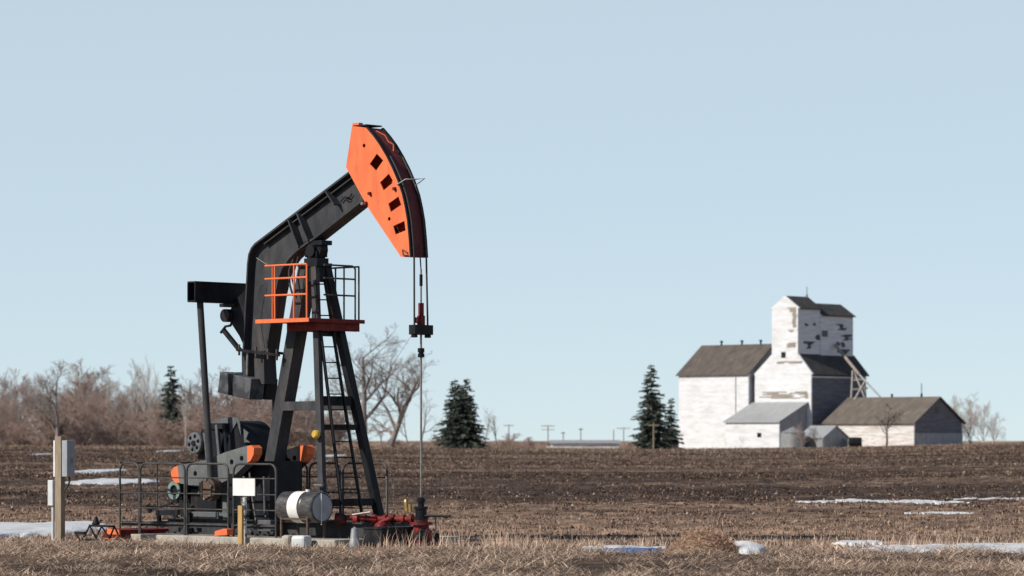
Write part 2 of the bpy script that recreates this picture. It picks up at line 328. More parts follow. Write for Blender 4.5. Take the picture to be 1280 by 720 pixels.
blades('short_stubble', np.stack([cx, cy, terr(cx, cy) - .02], -1), .05 + .10 * rng.random(n5), .003 + .005 * rng.random(n5), np.clip(rng.normal(.7, .45, n5), 0, 1.5), hue(n5, .35) * .72, label='short pale stubble on the near strip of the field behind the dry grass', cat='stubble')
# clods
def clods(name, n, y0, y1, s0, s1, label):
    t = rng.random(n); y = y0 * (y1 / y0) ** t; x = (rng.random(n) * 2 - 1) * (.17 * y + 1)
    ok = np.hypot((x + 4.2) / 4.4, (y - 60.3) / 3.0) > 1; x, y = x[ok], y[ok]; n = len(x)
    base = np.array([(1, 0, 0), (0, 1, 0), (-1, 0, 0), (0, -1, 0), (0, 0, .9), (0, 0, -.6)])
    fcs = np.array([(0, 1, 4), (1, 2, 4), (2, 3, 4), (3, 0, 4), (1, 0, 5), (2, 1, 5), (3, 2, 5), (0, 3, 5)])
    s = (s0 + (s1 - s0) * rng.random(n) ** 2) * (1 + np.clip((y - 90) / 200, 0, .8)); V = base[None] * (s[:, None, None] * (.6 + .7 * rng.random((n, 6, 1))))
    a = rng.random(n) * 6.28; ca, sa = np.cos(a)[:, None], np.sin(a)[:, None]
    V = np.stack([V[..., 0] * ca - V[..., 1] * sa, V[..., 0] * sa + V[..., 1] * ca, V[..., 2]], -1) + np.stack([x, y, terr(x, y)], -1)[:, None]
    c = np.array([.072, .046, .034]) * (.3 + 1.5 * rng.random((n, 1))); c = c * np.interp(y, [58, 85, 110], [1.9, 1.6, 1.0])[:, None]; pale = rng.random(n) < .05; c[pale] = np.array([.42, .36, .30])
    o = np_mesh(name, V, (np.arange(n)[:, None, None] * 6 + fcs[None]).reshape(-1, 3), M['col'], np.repeat(c[:, None], 6, 1)); tag(o, label, 'clods', kind='stuff')
clods('soil_clods', 24000, 57, 400, .02, .065, 'dark lumps of turned soil across the ploughed field')

# ------------------------------------------------------------------ snow and ice left on the field
def patch(name, px0, px1, py0, py1, hgt, label, m='snow', cat='snow patch', kind=None, seed=1, ragged=.35, group=None, lift=.055, rough=.04):
    xa, ya, _ = gp((px0 + px1) / 2, py1); xb, yb, _ = gp((px0 + px1) / 2, py0)
    cy, ry = (ya + yb) / 2, max((yb - ya) / 2, .12); cx = ((px0 + px1) / 2 - 640) / FPX * cy; rx = (px1 - px0) / 2 / FPX * cy
    nx, ny = 120, 44; s, t = np.meshgrid(np.linspace(-1.3, 1.3, nx), np.linspace(-1.4, 1.4, ny)); x = cx + s * rx; y = cy + t * ry
    rr = np.hypot(np.abs(s) ** 1.3, np.abs(t) ** 1.1) + (vn(s * 3.2 + seed * 7, t * 2 + seed, 60) - .5) * ragged * 2 + (vn(s * 11 + seed * 7, t * 5 + seed, 61) - .5) * ragged
    h = hgt * np.clip(1 - rr, -.3, 1) ** 1 ; h = np.where(rr < 1, hgt * np.sqrt(np.clip(1 - rr, 0, 1)), (1 - rr) * .7) + lift
    h = h + (vn(x / .3, y / .4, 62) - .5) * rough
    z = terr(x, y) + h; i = np.arange(nx * ny).reshape(ny, nx)
    f = np.stack([i[:-1, :-1], i[:-1, 1:], i[1:, 1:], i[1:, :-1]], -1).reshape(-1, 4)
    f = f[(rr.ravel()[f] < 1.35).any(1)]
    o = np_mesh(name, np.stack([x, y, z], -1), f, M[m]); o.data.polygons.foreach_set('use_smooth', [True] * len(o.data.polygons))
    tag(o, label, cat, group, kind); return o
patch('snow_patch', -70, 122, 656, 673, .05, 'wide white snow patch behind the wooden utility post', seed=3, ragged=.2)
patch('snow_patch', 84, 190, 600, 606, .03, 'long thin snow strip reaching towards the guard railing', seed=4)
patch('snow_patch', 97, 150, 588, 591, .025, 'short thin snow strip just above the longer strip beside the utility box', seed=5)
patch('snow_patch', 47, 63, 567.6, 569, .02, 'small faint snow fleck far off left of the utility box', seed=6)
patch('snow_patch', 201, 223, 563.5, 565, .02, 'small snow fleck far off left of the round pulley', seed=16)
for q0_, q1_, r0_, r1_, sd_, lb_ in ((999, 1042, 627.2, 628.4, 8, 'thin first snow sliver of the broken line along the dark furrow'), (1040, 1094, 625.4, 627.6, 28, 'second snow sliver of the broken line, raised above its neighbours'),
        (1096, 1172, 626.2, 629.8, 29, 'widest snow streak in the middle of the broken line along the furrow'), (1166, 1204, 627.6, 629.2, 30, 'thin snow sliver trailing after the widest streak of the broken line')):
    patch('snow_patch', q0_, q1_, r0_, r1_, .012, lb_, seed=sd_, ragged=.6, lift=.022, rough=.05)
patch('snow_patch', 1138, 1218, 641.2, 642.6, .012, 'thin short snow streak just below the broken snow line', seed=9, ragged=.5, lift=.02)
patch('snow_patch', 1200, 1290, 623, 624.6, .01, 'faint scattered snow flecks at the end of the broken snow line', seed=19, ragged=.9, lift=.01, rough=.06)
patch('snow_patch', 1088, 1330, 684.0, 690.0, .03, 'long white snow bank along the straw edge of the field', seed=10, ragged=.45, lift=.04)
patch('snow_patch', 1045, 1100, 680.5, 684, .04, 'small snow scrap at the tip of the long snow bank', seed=11)
patch('snow_pile', 908, 955, 685.5, 693, .12, 'small heap of old snow beside the straw mound', cat='snow pile', seed=12, ragged=.06, rough=.008)
patch('snow_patch', 736, 828, 686.8, 688.2, .01, 'thin white snow line behind the blue strip in the grass', seed=13, ragged=.4, lift=.05)
patch('blue_strip', 757, 822, 688.6, 690.6, .015, 'flat blue strip lying in the grass before the field', 'blue', 'strip', seed=14, ragged=.1, lift=.05, rough=.01)
patch('snow_patch', 404, 431, 569, 571.5, .03, 'small snow strip seen through the derrick legs', seed=15)

# straw mound
xm, ym, _ = gp(880, 692); md = thing('straw_mound', 'rounded heap of dry straw beside the small snow pile', 'mound', (xm, ym, 0))
b = MB(); NA, NB = 40, 12
vs_ = [(0.66 * (k / NB) * math.cos(a) * (1 + .15 * math.sin(3 * a)), .5 * (k / NB) * math.sin(a), (.35 * (1 - (k / NB) ** 2) ** 1.2 - .02) + .02 * random.random()) for k in range(NB + 1) for a in [2 * math.pi * j / NA for j in range(NA)]]
b.add(vs_, [(k * NA + j, k * NA + (j + 1) % NA, (k + 1) * NA + (j + 1) % NA, (k + 1) * NA + j) for k in range(NB) for j in range(NA)], True)
M['drum'] = mat('scuffed_drum_steel', (.05, .05, .055), (.13, .125, .12), 4, .38, .3, stretch=(1, 1, 3), c3=(.16, .085, .055), s3=5, lo3=.60, hi3=.72)
M['straw'] = mat('straw_heap', (.30, .21, .15), (.16, .11, .08), 14, .95)
b.build('heap', M['straw'], md)
k = 2600; a = rng.random(k) * 6.28; r = np.sqrt(rng.random(k)); bx = .66 * r * np.cos(a); by = .5 * r * np.sin(a); bz = .35 * (1 - r ** 2) ** 1.2
o = blades('straw', np.stack([bx, by, bz], -1), (.06 + .12 * rng.random(k)), .003 + .004 * rng.random(k), np.clip(rng.normal(1.35, .3, k), 0, 1.6), hue(k) * .95 * np.array([1.1, .95, .85])); o.parent = md
del o['kind']

# ------------------------------------------------------------------ bare trees
def bare_tree(seed, H, spread=.5, nlimb=7, ntwig=6, tr=.16, first=.18, levels=3, twig=.02, upw=.35, wob=.16):
    rd = random.Random(seed); bt, bc = MB(), MB()
    def rv(): return Vector((rd.gauss(0, 1), rd.gauss(0, 1), rd.gauss(0, 1)))
    def grow(p, d, L, r, lv):
        k = 5 if lv == 0 else (4 if lv < levels else 3); pts = [p.copy()]; q = p.copy()
        for i in range(k):
            d = (d + rv() * wob * (.5 if lv == 0 else 1) + Vector((0, 0, upw * .25))).normalized(); q = q + d * (L / k); pts.append(q.copy())
        rs = [max(r * (1 - .75 * i / k), twig * .5) for i in range(k + 1)]
        (bt if lv == 0 else bc).tube(pts, rs, 6 if lv < 2 else 3, smooth=True, cap=False)
        if lv >= levels: return
        m = nlimb if lv == 0 else ntwig
        for j in range(m):
            f = (first + (1 - first) * (j + rd.random()) / m) if lv == 0 else (.2 + .8 * (j + rd.random()) / m)
            x = min(f * k, k - 1e-3); i = int(x); pp = pts[i].lerp(pts[i + 1], x - i)
            ax = (pts[i + 1] - pts[i]).normalized(); s = rv(); s = (s - ax * s.dot(ax)).normalized()
            ang = spread * (.75 + .5 * rd.random()) * (1.1 if lv else 1)
            dd = (ax * math.cos(ang) + s * math.sin(ang) + Vector((0, 0, upw * .4))).normalized()
            ll = L * (.62 if lv == 0 else .55) * (1.15 - .6 * f) * (.7 + .5 * rd.random())
            grow(pp, dd, ll, max(rs[i] * .6, twig * .6), lv + 1)
    grow(Vector((0, 0, -.3)), Vector((rd.gauss(0, .04), rd.gauss(0, .04), 1)), H, tr, 0)
    zmax = max(v[2] for v in bc.v); s = H / zmax
    for q in (bt, bc): q.v = [(a * s, b_ * s, c * s) for a, b_, c in q.v]
    return bt, bc
def tree_thing(name, label, cat, built, m, loc, scale=1, rz=0, group=None):
    t = thing(name, label, cat, loc, rz, group); built[0].build('trunk', m, t); built[1].build('crown', m, t); t.scale = (scale,) * 3; return t
def copy_tree(root, loc, rz, scale):
    r = root.copy(); col.objects.link(r); r.location = loc; r.rotation_euler = (0, 0, rz); r.scale = scale if isinstance(scale, tuple) else (scale,) * 3
    for ch in root.children:
        c = ch.copy(); col.objects.link(c); c.parent = r
    return r
def spot(px, Y): x = (px - 640) / FPX * Y; return (x, Y, float(terr(x, Y)) - .1)
def hgt(py, Y, z): return CZ + (HOR - py) / FPX * Y - z

G1 = 'bare trees in the distant tree line'; protos = []
def zone(px): return ('left of the wooden utility post' if px < 58 else 'above the wooden utility post' if px < 125 else 'between the utility post and the dark spruce' if px < 198 else 'beside the dark spruce' if px < 240 else 'between the pitman rod and the derrick' if px < 335 else 'seen through the derrick legs')
KD = {'g': 'bare grey-brown spreading tree', 'r': 'bare reddish twiggy tree', 'p': 'pale slender bare poplar'}
LB = {'g': 'bare grey-brown spreading tree in the tree line behind the utility post', 'r': 'bare reddish twiggy tree in the tree line behind the utility post', 'p': 'pale slender bare poplar rising out of the tree line'}
specs = [('g', 11, dict(spread=.66, nlimb=11, ntwig=9, tr=.26, first=.14, upw=.25)), ('g', 12, dict(spread=.74, nlimb=12, ntwig=9, tr=.26, first=.12, upw=.22)), ('r', 13, dict(spread=.6, nlimb=15, ntwig=10, tr=.13, first=.05)),
         ('r', 14, dict(spread=.7, nlimb=15, ntwig=10, tr=.13, first=.04)), ('p', 15, dict(spread=.36, nlimb=12, ntwig=6, tr=.13, first=.12, upw=.5)), ('g', 16, dict(spread=.55, nlimb=11, ntwig=9, tr=.18, first=.16))]
used = {}
def put_tree(i, px, top, Y):
    kd, seed, kw = specs[i]; p = spot(px, Y); h = hgt(top, Y, p[2]); wx = 1.25 if kd != 'p' else .9
    if i not in used:
        m = {'g': M['bark_grey'], 'r': M['bark_pink'], 'p': M['bark_pale']}[kd]
        used[i] = tree_thing('bare_tree', LB[kd], 'tree', bare_tree(seed, 10.0, twig=.026, **kw), m, p, 1, 0, G1 + {'g': ', grey spreading', 'r': ', reddish', 'p': ', pale slender'}[kd]); o = used[i]
        o.scale = (h / 10,) * 3
    else:
        o = copy_tree(used[i], p, random.random() * 6.28, (h / 10 * random.uniform(.9, 1.2) * wx, h / 10 * random.uniform(.9, 1.2) * wx, h / 10))
    o['label'] = KD[kd] + ' in the tree line ' + zone(px); o['group'] = {'g': 'grey spreading', 'r': 'reddish', 'p': 'pale slender'}[kd] + ' trees in the tree line ' + zone(px)
    return o
for i, px, top, Y in ((0, -18, 452, 430), (1, 8, 462, 450), (2, 22, 458, 425), (5, 40, 470, 470), (3, 52, 464, 440), (0, 72, 448, 405), (2, 96, 452, 440), (1, 104, 446, 455), (5, 122, 455, 470), (3, 134, 474, 430),
                      (4, 150, 470, 480), (2, 160, 486, 440), (4, 182, 440, 450), (4, 191, 452, 470), (5, 172, 462, 470), (0, 204, 476, 480), (3, 196, 500, 430), (2, 228, 484, 470), (5, 246, 458, 450), (1, 262, 466, 470), (0, 283, 456, 455),
                      (2, 276, 476, 430), (3, 300, 470, 445), (5, 314, 462, 470), (2, 330, 478, 455), (4, 322, 470, 480), (3, 348, 492, 450), (0, 362, 480, 470), (2, 376, 506, 450), (5, 392, 498, 480), (3, 404, 514, 470), (1, -2, 476, 480), (2, 120, 490, 415), (3, 84, 488, 460), (2, 2, 492, 415), (2, 342, 486, 432), (3, 364, 492, 430), (0, 354, 480, 440), (2, 390, 498, 435), (3, 412, 504, 440), (0, 424, 500, 450), (3, 246, 502, 425),
                      (2, 14, 484, 480), (3, 36, 478, 485), (2, 64, 486, 480), (3, 92, 480, 488), (2, 112, 476, 485), (3, 146, 488, 480), (2, 176, 484, 485), (3, 214, 486, 485), (2, 256, 482, 480), (3, 294, 486, 485), (2, 312, 488, 480), (3, 338, 490, 485), (2, 358, 500, 485), (3, 390, 506, 485), (2, 418, 512, 480)):
    put_tree(i, px, top, Y)
# reddish brush below the tree line
shr = None
for px in list(range(-14, 425, 9)):
    Y = random.uniform(405, 425) if px < 330 else random.uniform(425, 445); p = spot(px + random.uniform(-4, 4), Y); h = 1.25 * hgt(random.uniform(500, 534) + (8 if px > 340 else 0), Y, p[2])
    if shr is None:
        bt, bc = bare_tree(31, 4.0, spread=.8, nlimb=16, ntwig=9, tr=.05, first=.0, twig=.024, upw=.3); bt.v, bt.f, bt.sm = bt.v, bt.f, bt.sm
        shr = thing('bare_shrub', 'bare reddish-brown bush among the brush at the foot of the tree line', 'bush', p, 0, 'bushes along the foot of the tree line'); bt.v = [(x, y, z - .9) for x, y, z in bt.v]; bc.v = [(x, y, z - .9) for x, y, z in bc.v]; bt.build('stem', M['bark_pink'], shr); bc.build('crown', M['bark_pink'], shr); shr.scale = (h / 4 * 1.5, h / 4 * 1.5, h / 4); o = shr
    else: o = copy_tree(shr, p, random.random() * 6.28, (h / 4 * random.uniform(1.3, 1.9), h / 4 * random.uniform(1.3, 1.9), h / 4))
    o['label'] = 'low reddish bush under the tree line ' + zone(px); o['group'] = 'bushes at the foot of the tree line ' + zone(px)
# birch with a pale forked trunk
p = spot(232, 398); tree_thing('birch_tree', 'young birch with a pale forked trunk left of the black pulley', 'tree', bare_tree(44, 8, spread=.5, nlimb=6, ntwig=5, tr=.12, first=.35), M['bark_pale'], p, hgt(488, 398, p[2]) / 8, 1.0)
# the big bare tree beyond the derrick and its neighbours
p = spot(452, 440); tree_thing('bare_tree', 'tall bare spreading tree seen through and right of the derrick ladder', 'tree', bare_tree(55, 15, spread=.72, nlimb=11, ntwig=6, tr=.44, first=.16, twig=.02, upw=.22, wob=.16, levels=4), M['bark_grey'], p, hgt(403, 440, p[2]) / 15, .4).scale.xy = (1.7, 1.7)
p = spot(486, 452); tree_thing('bare_tree', 'second large bare tree left of the hanging polished rod', 'tree', bare_tree(58, 14, spread=.72, nlimb=11, ntwig=6, tr=.40, first=.14, twig=.02, upw=.18, wob=.18, levels=4), M['bark_grey'], p, hgt(436, 450, p[2]) / 14, 2.2).scale.xy = (1.7, 1.7)
for px, top, Y, seed, lab in ((510, 500, 430, 61, 'short bare crooked tree left of the polished rod'), (476, 512, 425, 62, 'low bare multi-stemmed tree right of the derrick foot'), (526, 486, 450, 63, 'thin bare sapling behind the polished rod'),
                              (622, 508, 440, 64, 'thin leaning bare tree right of the broad double spruce'), (606, 518, 450, 65, 'faint low bare tree against the right side of the broad double spruce')):
    p = spot(px, Y); tree_thing('bare_tree', lab, 'tree', bare_tree(seed, 6, spread=.7, nlimb=5, ntwig=5, tr=.13, first=.2, wob=.24), M['bark_grey'], p, hgt(top, Y, p[2]) / 6, seed)
for px, top, Y, sx in ((642, 534, 470, 2.0), (660, 540, 480, 2.0), (544, 536, 470, 1.5), (490, 540, 460, 1.8), (455, 540, 455, 1.8)):
    p = spot(px, Y); h = hgt(top, Y, p[2]); o = copy_tree(shr, p, px, (h / 4 * sx, h / 4 * sx, h / 4)); o['label'] = 'low bare bush on the skyline on either side of the broad double spruce'; o['group'] = 'low bushes on the skyline'
def rt(px, top, Y, seed, lab, m='bark_pale', **kw):
    p = spot(px, Y); d = dict(spread=.6, nlimb=14, ntwig=8, tr=.12, first=.08, upw=.28, twig=.022); d.update(kw)
    return tree_thing('bare_tree', lab, 'tree', bare_tree(seed, 7, **d), M[m], p, hgt(top, Y, p[2]) / 7, seed)
rt(1196, 492, 485, 71, 'pale bare tree close behind the end of the low brown-roofed barn')
rt(1214, 489, 490, 72, 'tall pale bare tree right of the low barn')
rt(1228, 500, 480, 73, 'pale bare tree with leaning stems right of the barn')
rt(1205, 500, 500, 81, 'faint pale bare tree between the first two behind the barn')
rt(1241, 514, 480, 74, 'lowest pale bare tree standing at the end of the row right of the barn')
rt(1258, 534, 470, 76, 'lone thin sapling on the open skyline right of the barn', 'bark_pink', nlimb=4, tr=.05)
rt(1108, 502, 443, 75, 'small bare tree in front of the long barn wall', 'bark_dark', spread=.85, nlimb=8, ntwig=6, tr=.26, first=.35, upw=.15, twig=.045)
rt(1002, 526, 442, 77, 'bare reddish bush before the round steel bin', 'bark_pink', spread=.65, nlimb=14, ntwig=7, tr=.10, first=.02, twig=.03)
rt(1018, 532, 442.5, 78, 'bare brown bush before the small gabled shed', 'bark_dark', spread=.65, nlimb=14, ntwig=7, tr=.10, first=.02, twig=.03)
rt(928, 544, 442, 79, 'small bare weedy bush at the corner of the white shed', 'bark_pink', spread=.5, nlimb=8, ntwig=5, tr=.03, first=.02)
rt(908, 548, 442, 80, 'tiny bare weed against the tall white annex wall', 'bark_pink', spread=.4, nlimb=6, ntwig=4, tr=.03, first=.02)

# ------------------------------------------------------------------ spruces
def spruce(name, label, px, top, Y, half, seed, tops=1):
    p = spot(px, Y); H = hgt(top, Y, p[2]); rw = half / FPX * Y; rd = random.Random(seed); t = thing(name, label, 'spruce', p)
    tb, nb = MB(), []
    heads = [(0, 0, H, rw)] if tops == 1 else [(-.15 * rw, .1, H * .99, .62 * rw), (.20 * rw, -.1, H, .60 * rw), (0, 0, H * .90, 1.08 * rw)]
    br = MB()
    for hx, hy, hh, ww in heads:
        tb.tube([(hx * .3, hy, -.3), (hx, hy, hh * .5), (hx, hy, hh * .99)], [.2, .12, .02], 7)
        z = hh * .04
        while z < hh * .985:
            f = z / hh; L0 = ww * (1 - f) ** .75 * (1 if f > .12 else .8 + 1.6 * f)
            for j in range(max(5, int(11 * (1 - f) + 4))):
                a = rd.random() * 6.28; L = L0 * (.42 + .68 * rd.random() ** .8) + .12; droop = .18 + .22 * (1 - f) - .3 * max(0, f - .8)
                e = Vector((math.cos(a), math.sin(a), 0)); b0 = Vector((hx, hy, z + rd.uniform(-.1, .1)))
                tipz = -L * droop
                br.tube([b0, b0 + e * L * .5 + Vector((0, 0, tipz * .7)), b0 + e * L + Vector((0, 0, tipz * .75))], [.03, .02, .008], 3, cap=False)
                kn = max(6, int(L * 16))
                for q in range(kn):
                    s = (q + rd.random()) / kn; c = b0 + e * L * s + Vector((0, 0, tipz * (.3 + .55 * s)))
                    sw = (.26 + .20 * L * (1 - s)); side = Vector((-e.y, e.x, 0)) * rd.choice((-1, 1))
                    nd = (e * rd.uniform(.3, .9) + side * rd.uniform(.3, 1) + Vector((0, 0, rd.uniform(-.75, .15)))).normalized()
                    ln = sw * rd.uniform(.7, 1.5); wv = nd.cross(Vector((rd.gauss(0, 1), rd.gauss(0, 1), rd.gauss(0, 1)))).normalized() * ln * .24
                    nb.append((c - wv * .5, c + nd * ln * .5 + wv, c + nd * ln, c + nd * ln * .45 - wv))
            z += .24 + .14 * rd.random() + .12 * (1 - f)
    tb.build('trunk', M['bark_grey'], t); br.build('branches', M['bark_grey'], t)
    V = np.array([[tuple(v) for v in q] for q in nb]); o = np_mesh('crown', V, np.arange(len(nb) * 4).reshape(-1, 4), M['spruce']); o.parent = t
    return t
spruce('spruce_tree', 'broad dark double-topped spruce alone on the skyline right of the polished rod', 575, 471, 405, 43, 1, tops=2)
spruce('spruce_tree', 'tall pointed dark spruce left of the white grain elevator', 814, 453, 420, 33, 2)
spruce('spruce_tree', 'smaller dark spruce squeezed between the tall spruce and the elevator wall', 839, 496, 445, 17, 3)
spruce('spruce_tree', 'dark thin spruce standing among the bare trees left of the pitman rod', 214, 456, 418, 30, 4)

# ------------------------------------------------------------------ utility poles and far building
def pole(px, top, Y, arm, label, r=.14):
    p = spot(px, Y); h = hgt(top, Y, p[2]); t = thing('utility_pole', label, 'utility pole', p)
    MB().tube([(0, 0, -.2), (0, 0, h)], [r, r * .75], 8).build('post', M['wood'], t)
    if arm:
        b = MB()
        for dz in arm[1:]: b.bar((-arm[0], 0, h - dz), (arm[0], 0, h - dz), .12, .14)
        b.build('crossarm', M['wood'], t)
        for s in (-.9, -.4, .4, .9): MB().tube([(s * arm[0], 0, h - arm[1] + .07), (s * arm[0], 0, h - arm[1] + .26)], .06, 6).build('insulator', M['glass'], t)
pole(685, 531, 760, (1.5, .3, 1.1), 'utility pole with two crossarms above the long far building')
pole(704, 540, 800, (.4, .3), 'short utility pole with a stub crossarm standing behind the far building')
pole(726, 535, 790, (.5, .4), 'thin utility pole with a short crossarm over the middle of the far building')
pole(767, 537, 800, None, 'plain far pole without any crossarm near the tall spruce')
pole(779.5, 534, 820, (1.6, .3), 'far utility pole with one wide crossarm left of the tall spruce')
pole(636, 530, 800, (1.2, .4), 'far utility pole with crossarm right of the broad double spruce')
pole(817, 528, 412, (.65, .35), 'pale utility pole in front of the tall spruce', .1)
p = spot(731, 620); fb = thing('long_shed', 'long low building with grey roof on the far skyline', 'building', p)
zt, ze, zb = hgt(550, 620, p[2]), hgt(554, 620, p[2]), -1
MB().box(-6.2, 6.2, -3, 3, zb, ze).build('wall', M['siding2'], fb)
MB().prism([(-3.4, ze), (3.4, ze), (0, zt)], -6.5, 6.5).build('roof', M['tin'], fb).rotation_euler = (0, 0, R(90))
p = spot(700, 640); fb = thing('low_shed', 'small brown-roofed far shed beside the long low building', 'building', p)
MB().box(-2.6, 2.6, -2, 2, -1, hgt(555, 640, p[2])).build('wall', M['siding2'], fb)
MB().prism([(-2.9, hgt(555, 640, p[2])), (2.9, hgt(555, 640, p[2])), (0, hgt(551, 640, p[2]))], -2.3, 2.3).build('roof', M['shingle2'], fb)

# ------------------------------------------------------------------ grain elevator and its outbuildings
E = Frame(1014, 470); zg = -1.5
el = thing('grain_elevator', 'tall white weathered wooden grain elevator with a high cupola', 'grain elevator', E.o, E.rz)
ze = E.at(1014, 467, 0).z; ul = E.at(943.5, 467, 0).x; vf = E.atu(1082.5, 469, 0).y
cl, cr = E.at(965, 444, 0).x, E.at(997.5, 444, 0).x; zc0 = E.at(997, 444, 0).z
zce = E.at(997, 384.5, 0).z; zca = E.at(982, 371, 0).z; cm = (cl + cr) / 2
v1 = E.atu(1025, 386, cr).y; v2 = E.atu(1065.5, 395, cr).y
b = MB().prism([(ul, zg), (0, zg), (0, ze), (.3, ze - .1), (cr + .02, zc0 + .22), (cl - .02, zc0 + .22), (ul - .3, ze - .1), (ul, ze)], 0, .25); b.build('gable_wall', M['siding'], el)
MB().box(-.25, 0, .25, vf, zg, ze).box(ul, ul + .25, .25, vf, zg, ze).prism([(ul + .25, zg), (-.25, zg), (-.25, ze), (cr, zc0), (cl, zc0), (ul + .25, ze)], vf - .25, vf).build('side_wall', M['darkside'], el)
def slope(a, bb, th=.16): return [a, bb, (bb[0], bb[1] + th), (a[0], a[1] + th)]
MB().prism(slope((cr, zc0 + .05), (.35, ze - .22)), 0.26, vf + .3).prism(slope((cl, zc0 + .05), (ul - .35, ze - .22)), 0.26, vf + .3).build('roof', M['darkroof'], el)
MB().box(.002, .10, .1, vf, ze - .55, ze - .36).build('eave_trim', M['siding'], el)
MB().prism([(cl, zc0 - .4), (cr, zc0 - .4), (cr, zce - .1), (cr + .26, zce - .04), (cm, zca + .18), (cl - .26, zce - .04), (cl, zce - .1)], -.03, .22).build('cupola_gable', M['siding'], el)
b = MB().box(cl, cr - .003, .22, v1, zc0 - .4, zce)
zr2 = E.atu(1051, 382, cm).z; ze2 = E.atu(1065.4, 395, cr).z
b.prism([(cl - .1, zc0 - .4), (cr + .12, zc0 - .4), (cr + .12, ze2), (cm, zr2), (cl - .1, ze2)], v1, v2)
b.prism([(cl, zce), (cr, zce), (cm, zca)], v1 - .2, v1 - .003)
b.build('cupola', M['siding3'], el)
MB().prism(slope((cm, zca + .02), (cr + .3, zce - .2), .14), .225, v1 + .2).prism(slope((cm, zca + .02), (cl - .3, zce - .2), .14), .225, v1 + .2).prism(slope((cm, zr2 + .02), (cr + .4, ze2 - .2), .14), v1 + .21, v2 + .3).prism(slope((cm, zr2 + .02), (cl - .4, ze2 - .2), .14), v1 + .21, v2 + .3).build('cupola_roof', M['darkroof'], el)
q = E.atu(1008.5, 371, cm); MB().tube([(cm, q.y, zca - .2), (cm, q.y, zca + 1.6)], .06, 6).tube([(cm, q.y, zca), (cm, q.y, zca + .5)], .16, 8).build('lightning_rod', M['galv'], el)
def side_patch(x0, x1, y0, y1, du=.13, name='worn_patch', m='bare_wood'):
    a, c = E.atu(x0, y0, cr + du), E.atu(x1, y1, cr + du); b = MB(); ya, yb, z, zt = min(a.y, c.y), max(a.y, c.y), min(a.z, c.z), max(a.z, c.z)
    if name == 'window': b.box(cr + du - .02, cr + du + .02, ya, yb, z, zt)
    else:
        while z < zt - .05:
            L = yb - ya; s_ = ya + random.uniform(-.2, .35) * L; e_ = yb - random.uniform(-.2, .35) * L; b.box(cr + du - .02, cr + du + .02, s_, min(max(e_, s_ + .3), vf - .1), z, z + .17); z += .18
    b.build(name, M[m], el)
M['peel'] = mat('bare_grey_boards', (.075, .072, .08), (.13, .125, .135), 1.5, .9, stretch=(.5, .5, 4))
for q in ((1005, 1010, 404, 407.5), (1016, 1020, 404, 407), (1004, 1019, 426.5, 430), (1009, 1014, 430.5, 436), (1020, 1025, 419, 425), (1025, 1033, 423, 427)): side_patch(*q, du=.02, m='peel')
for q in ((1047, 1057, 405, 413), (1053, 1064, 418, 426), (1045, 1050, 427, 432), (1052, 1056, 428, 434), (1048.5, 1062.5, 436.5, 443)): side_patch(*q, du=.14, m='peel')
side_patch(1027.5, 1034.5, 413, 421, du=.15, name='window', m='glass')
def face_patch(x0, x1, y0, y1, v=-.05, name='worn_patch', m='bare_wood'):
    a, c = E.at(x0, y0, v), E.at(x1, y1, v); b = MB(); z, zt = min(a.z, c.z), max(a.z, c.z)
    if name == 'hatch': b.box(a.x, c.x, v - .02, v + .02, z, zt)
    else:
        while z < zt - .05:
            L = c.x - a.x; p0 = a.x + random.uniform(-.03, .3) * L
            while p0 < c.x - .2:
                p1 = min(p0 + random.uniform(.2, .7) * L, c.x); b.box(p0, p1, v - .02, v + .02, z, z + .15); p0 = p1 + random.uniform(0, .25) * L * (L > 3)
            z += .17
    return b.build(name, M[m], el)
for q in ((984, 995, 384, 390), (990, 996, 390, 409), (985.5, 992, 412, 415), (981.5, 994.5, 429, 434)): face_patch(*q)
for q in ((946, 1010, 493, 498), (948, 1009, 490, 492), (962, 1003, 452, 454)): face_patch(*q, v=-.03)
face_patch(976.5, 982, 440, 447, v=-.06, name='hatch', m='glass')

an = thing('grain_annex', 'large white gabled storage annex with three small roof vents', 'grain annex', E.w(-11.7, -.7), E.rz)
A0 = E.at(848.5, 467, -.7).x + 11.7; A1 = E.at(935.5, 467, -.7).x + 11.7; zea = E.at(935, 467, -.7).z; dA = 11.0; zra = E.at(963, 431, -.7 + dA / 2).z
MB().box(A0, A1, 0, .25, zg, zea).box(A0, A1, dA - .25, dA, zg, zea).build('wall', M['siding'], an)
b = MB()
for x0, x1 in ((A0, A0 + .25), (A1 - .25, A1)):
    b.add([(x, y, z) for x in (x0, x1) for y, z in ((.25, zg), (dA - .25, zg), (dA - .25, zea), (dA / 2, zra - .1), (.25, zea))], [(0, 1, 2, 3, 4), (9, 8, 7, 6, 5)] + [(i, (i + 1) % 5, (i + 1) % 5 + 5, i + 5) for i in range(5)])
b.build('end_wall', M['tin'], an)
def yslope(x0, x1, y0, z0, y1, z1, th): return MB().add([(x, y, z) for x in (x0, x1) for y, z in ((y0, z0), (y1, z1), (y1, z1 + th), (y0, z0 + th))], [(0, 1, 2, 3), (7, 6, 5, 4), (0, 4, 5, 1), (1, 5, 6, 2), (2, 6, 7, 3), (3, 7, 4, 0)])
b = yslope(A0 - .3, A1 + .3, -.35, zea - .2, dA / 2, zra, .15); c = yslope(A0 - .3, A1 + .3, dA / 2 + .003, zra, dA + .35, zea - .2, .15); b.add(c.v, c.f); b.build('roof', M['shingle'], an)
for px in (902, 927.5, 951):
    x = E.at(px, 430, -.7 + dA / 2).x + 11.7; MB().tube([(x, dA / 2, zra), (x, dA / 2, zra + .55)], .13, 8).tube([(x, dA / 2, zra + .5), (x, dA / 2, zra + .75)], .22, 8).build('roof_vent', M['black'], an)
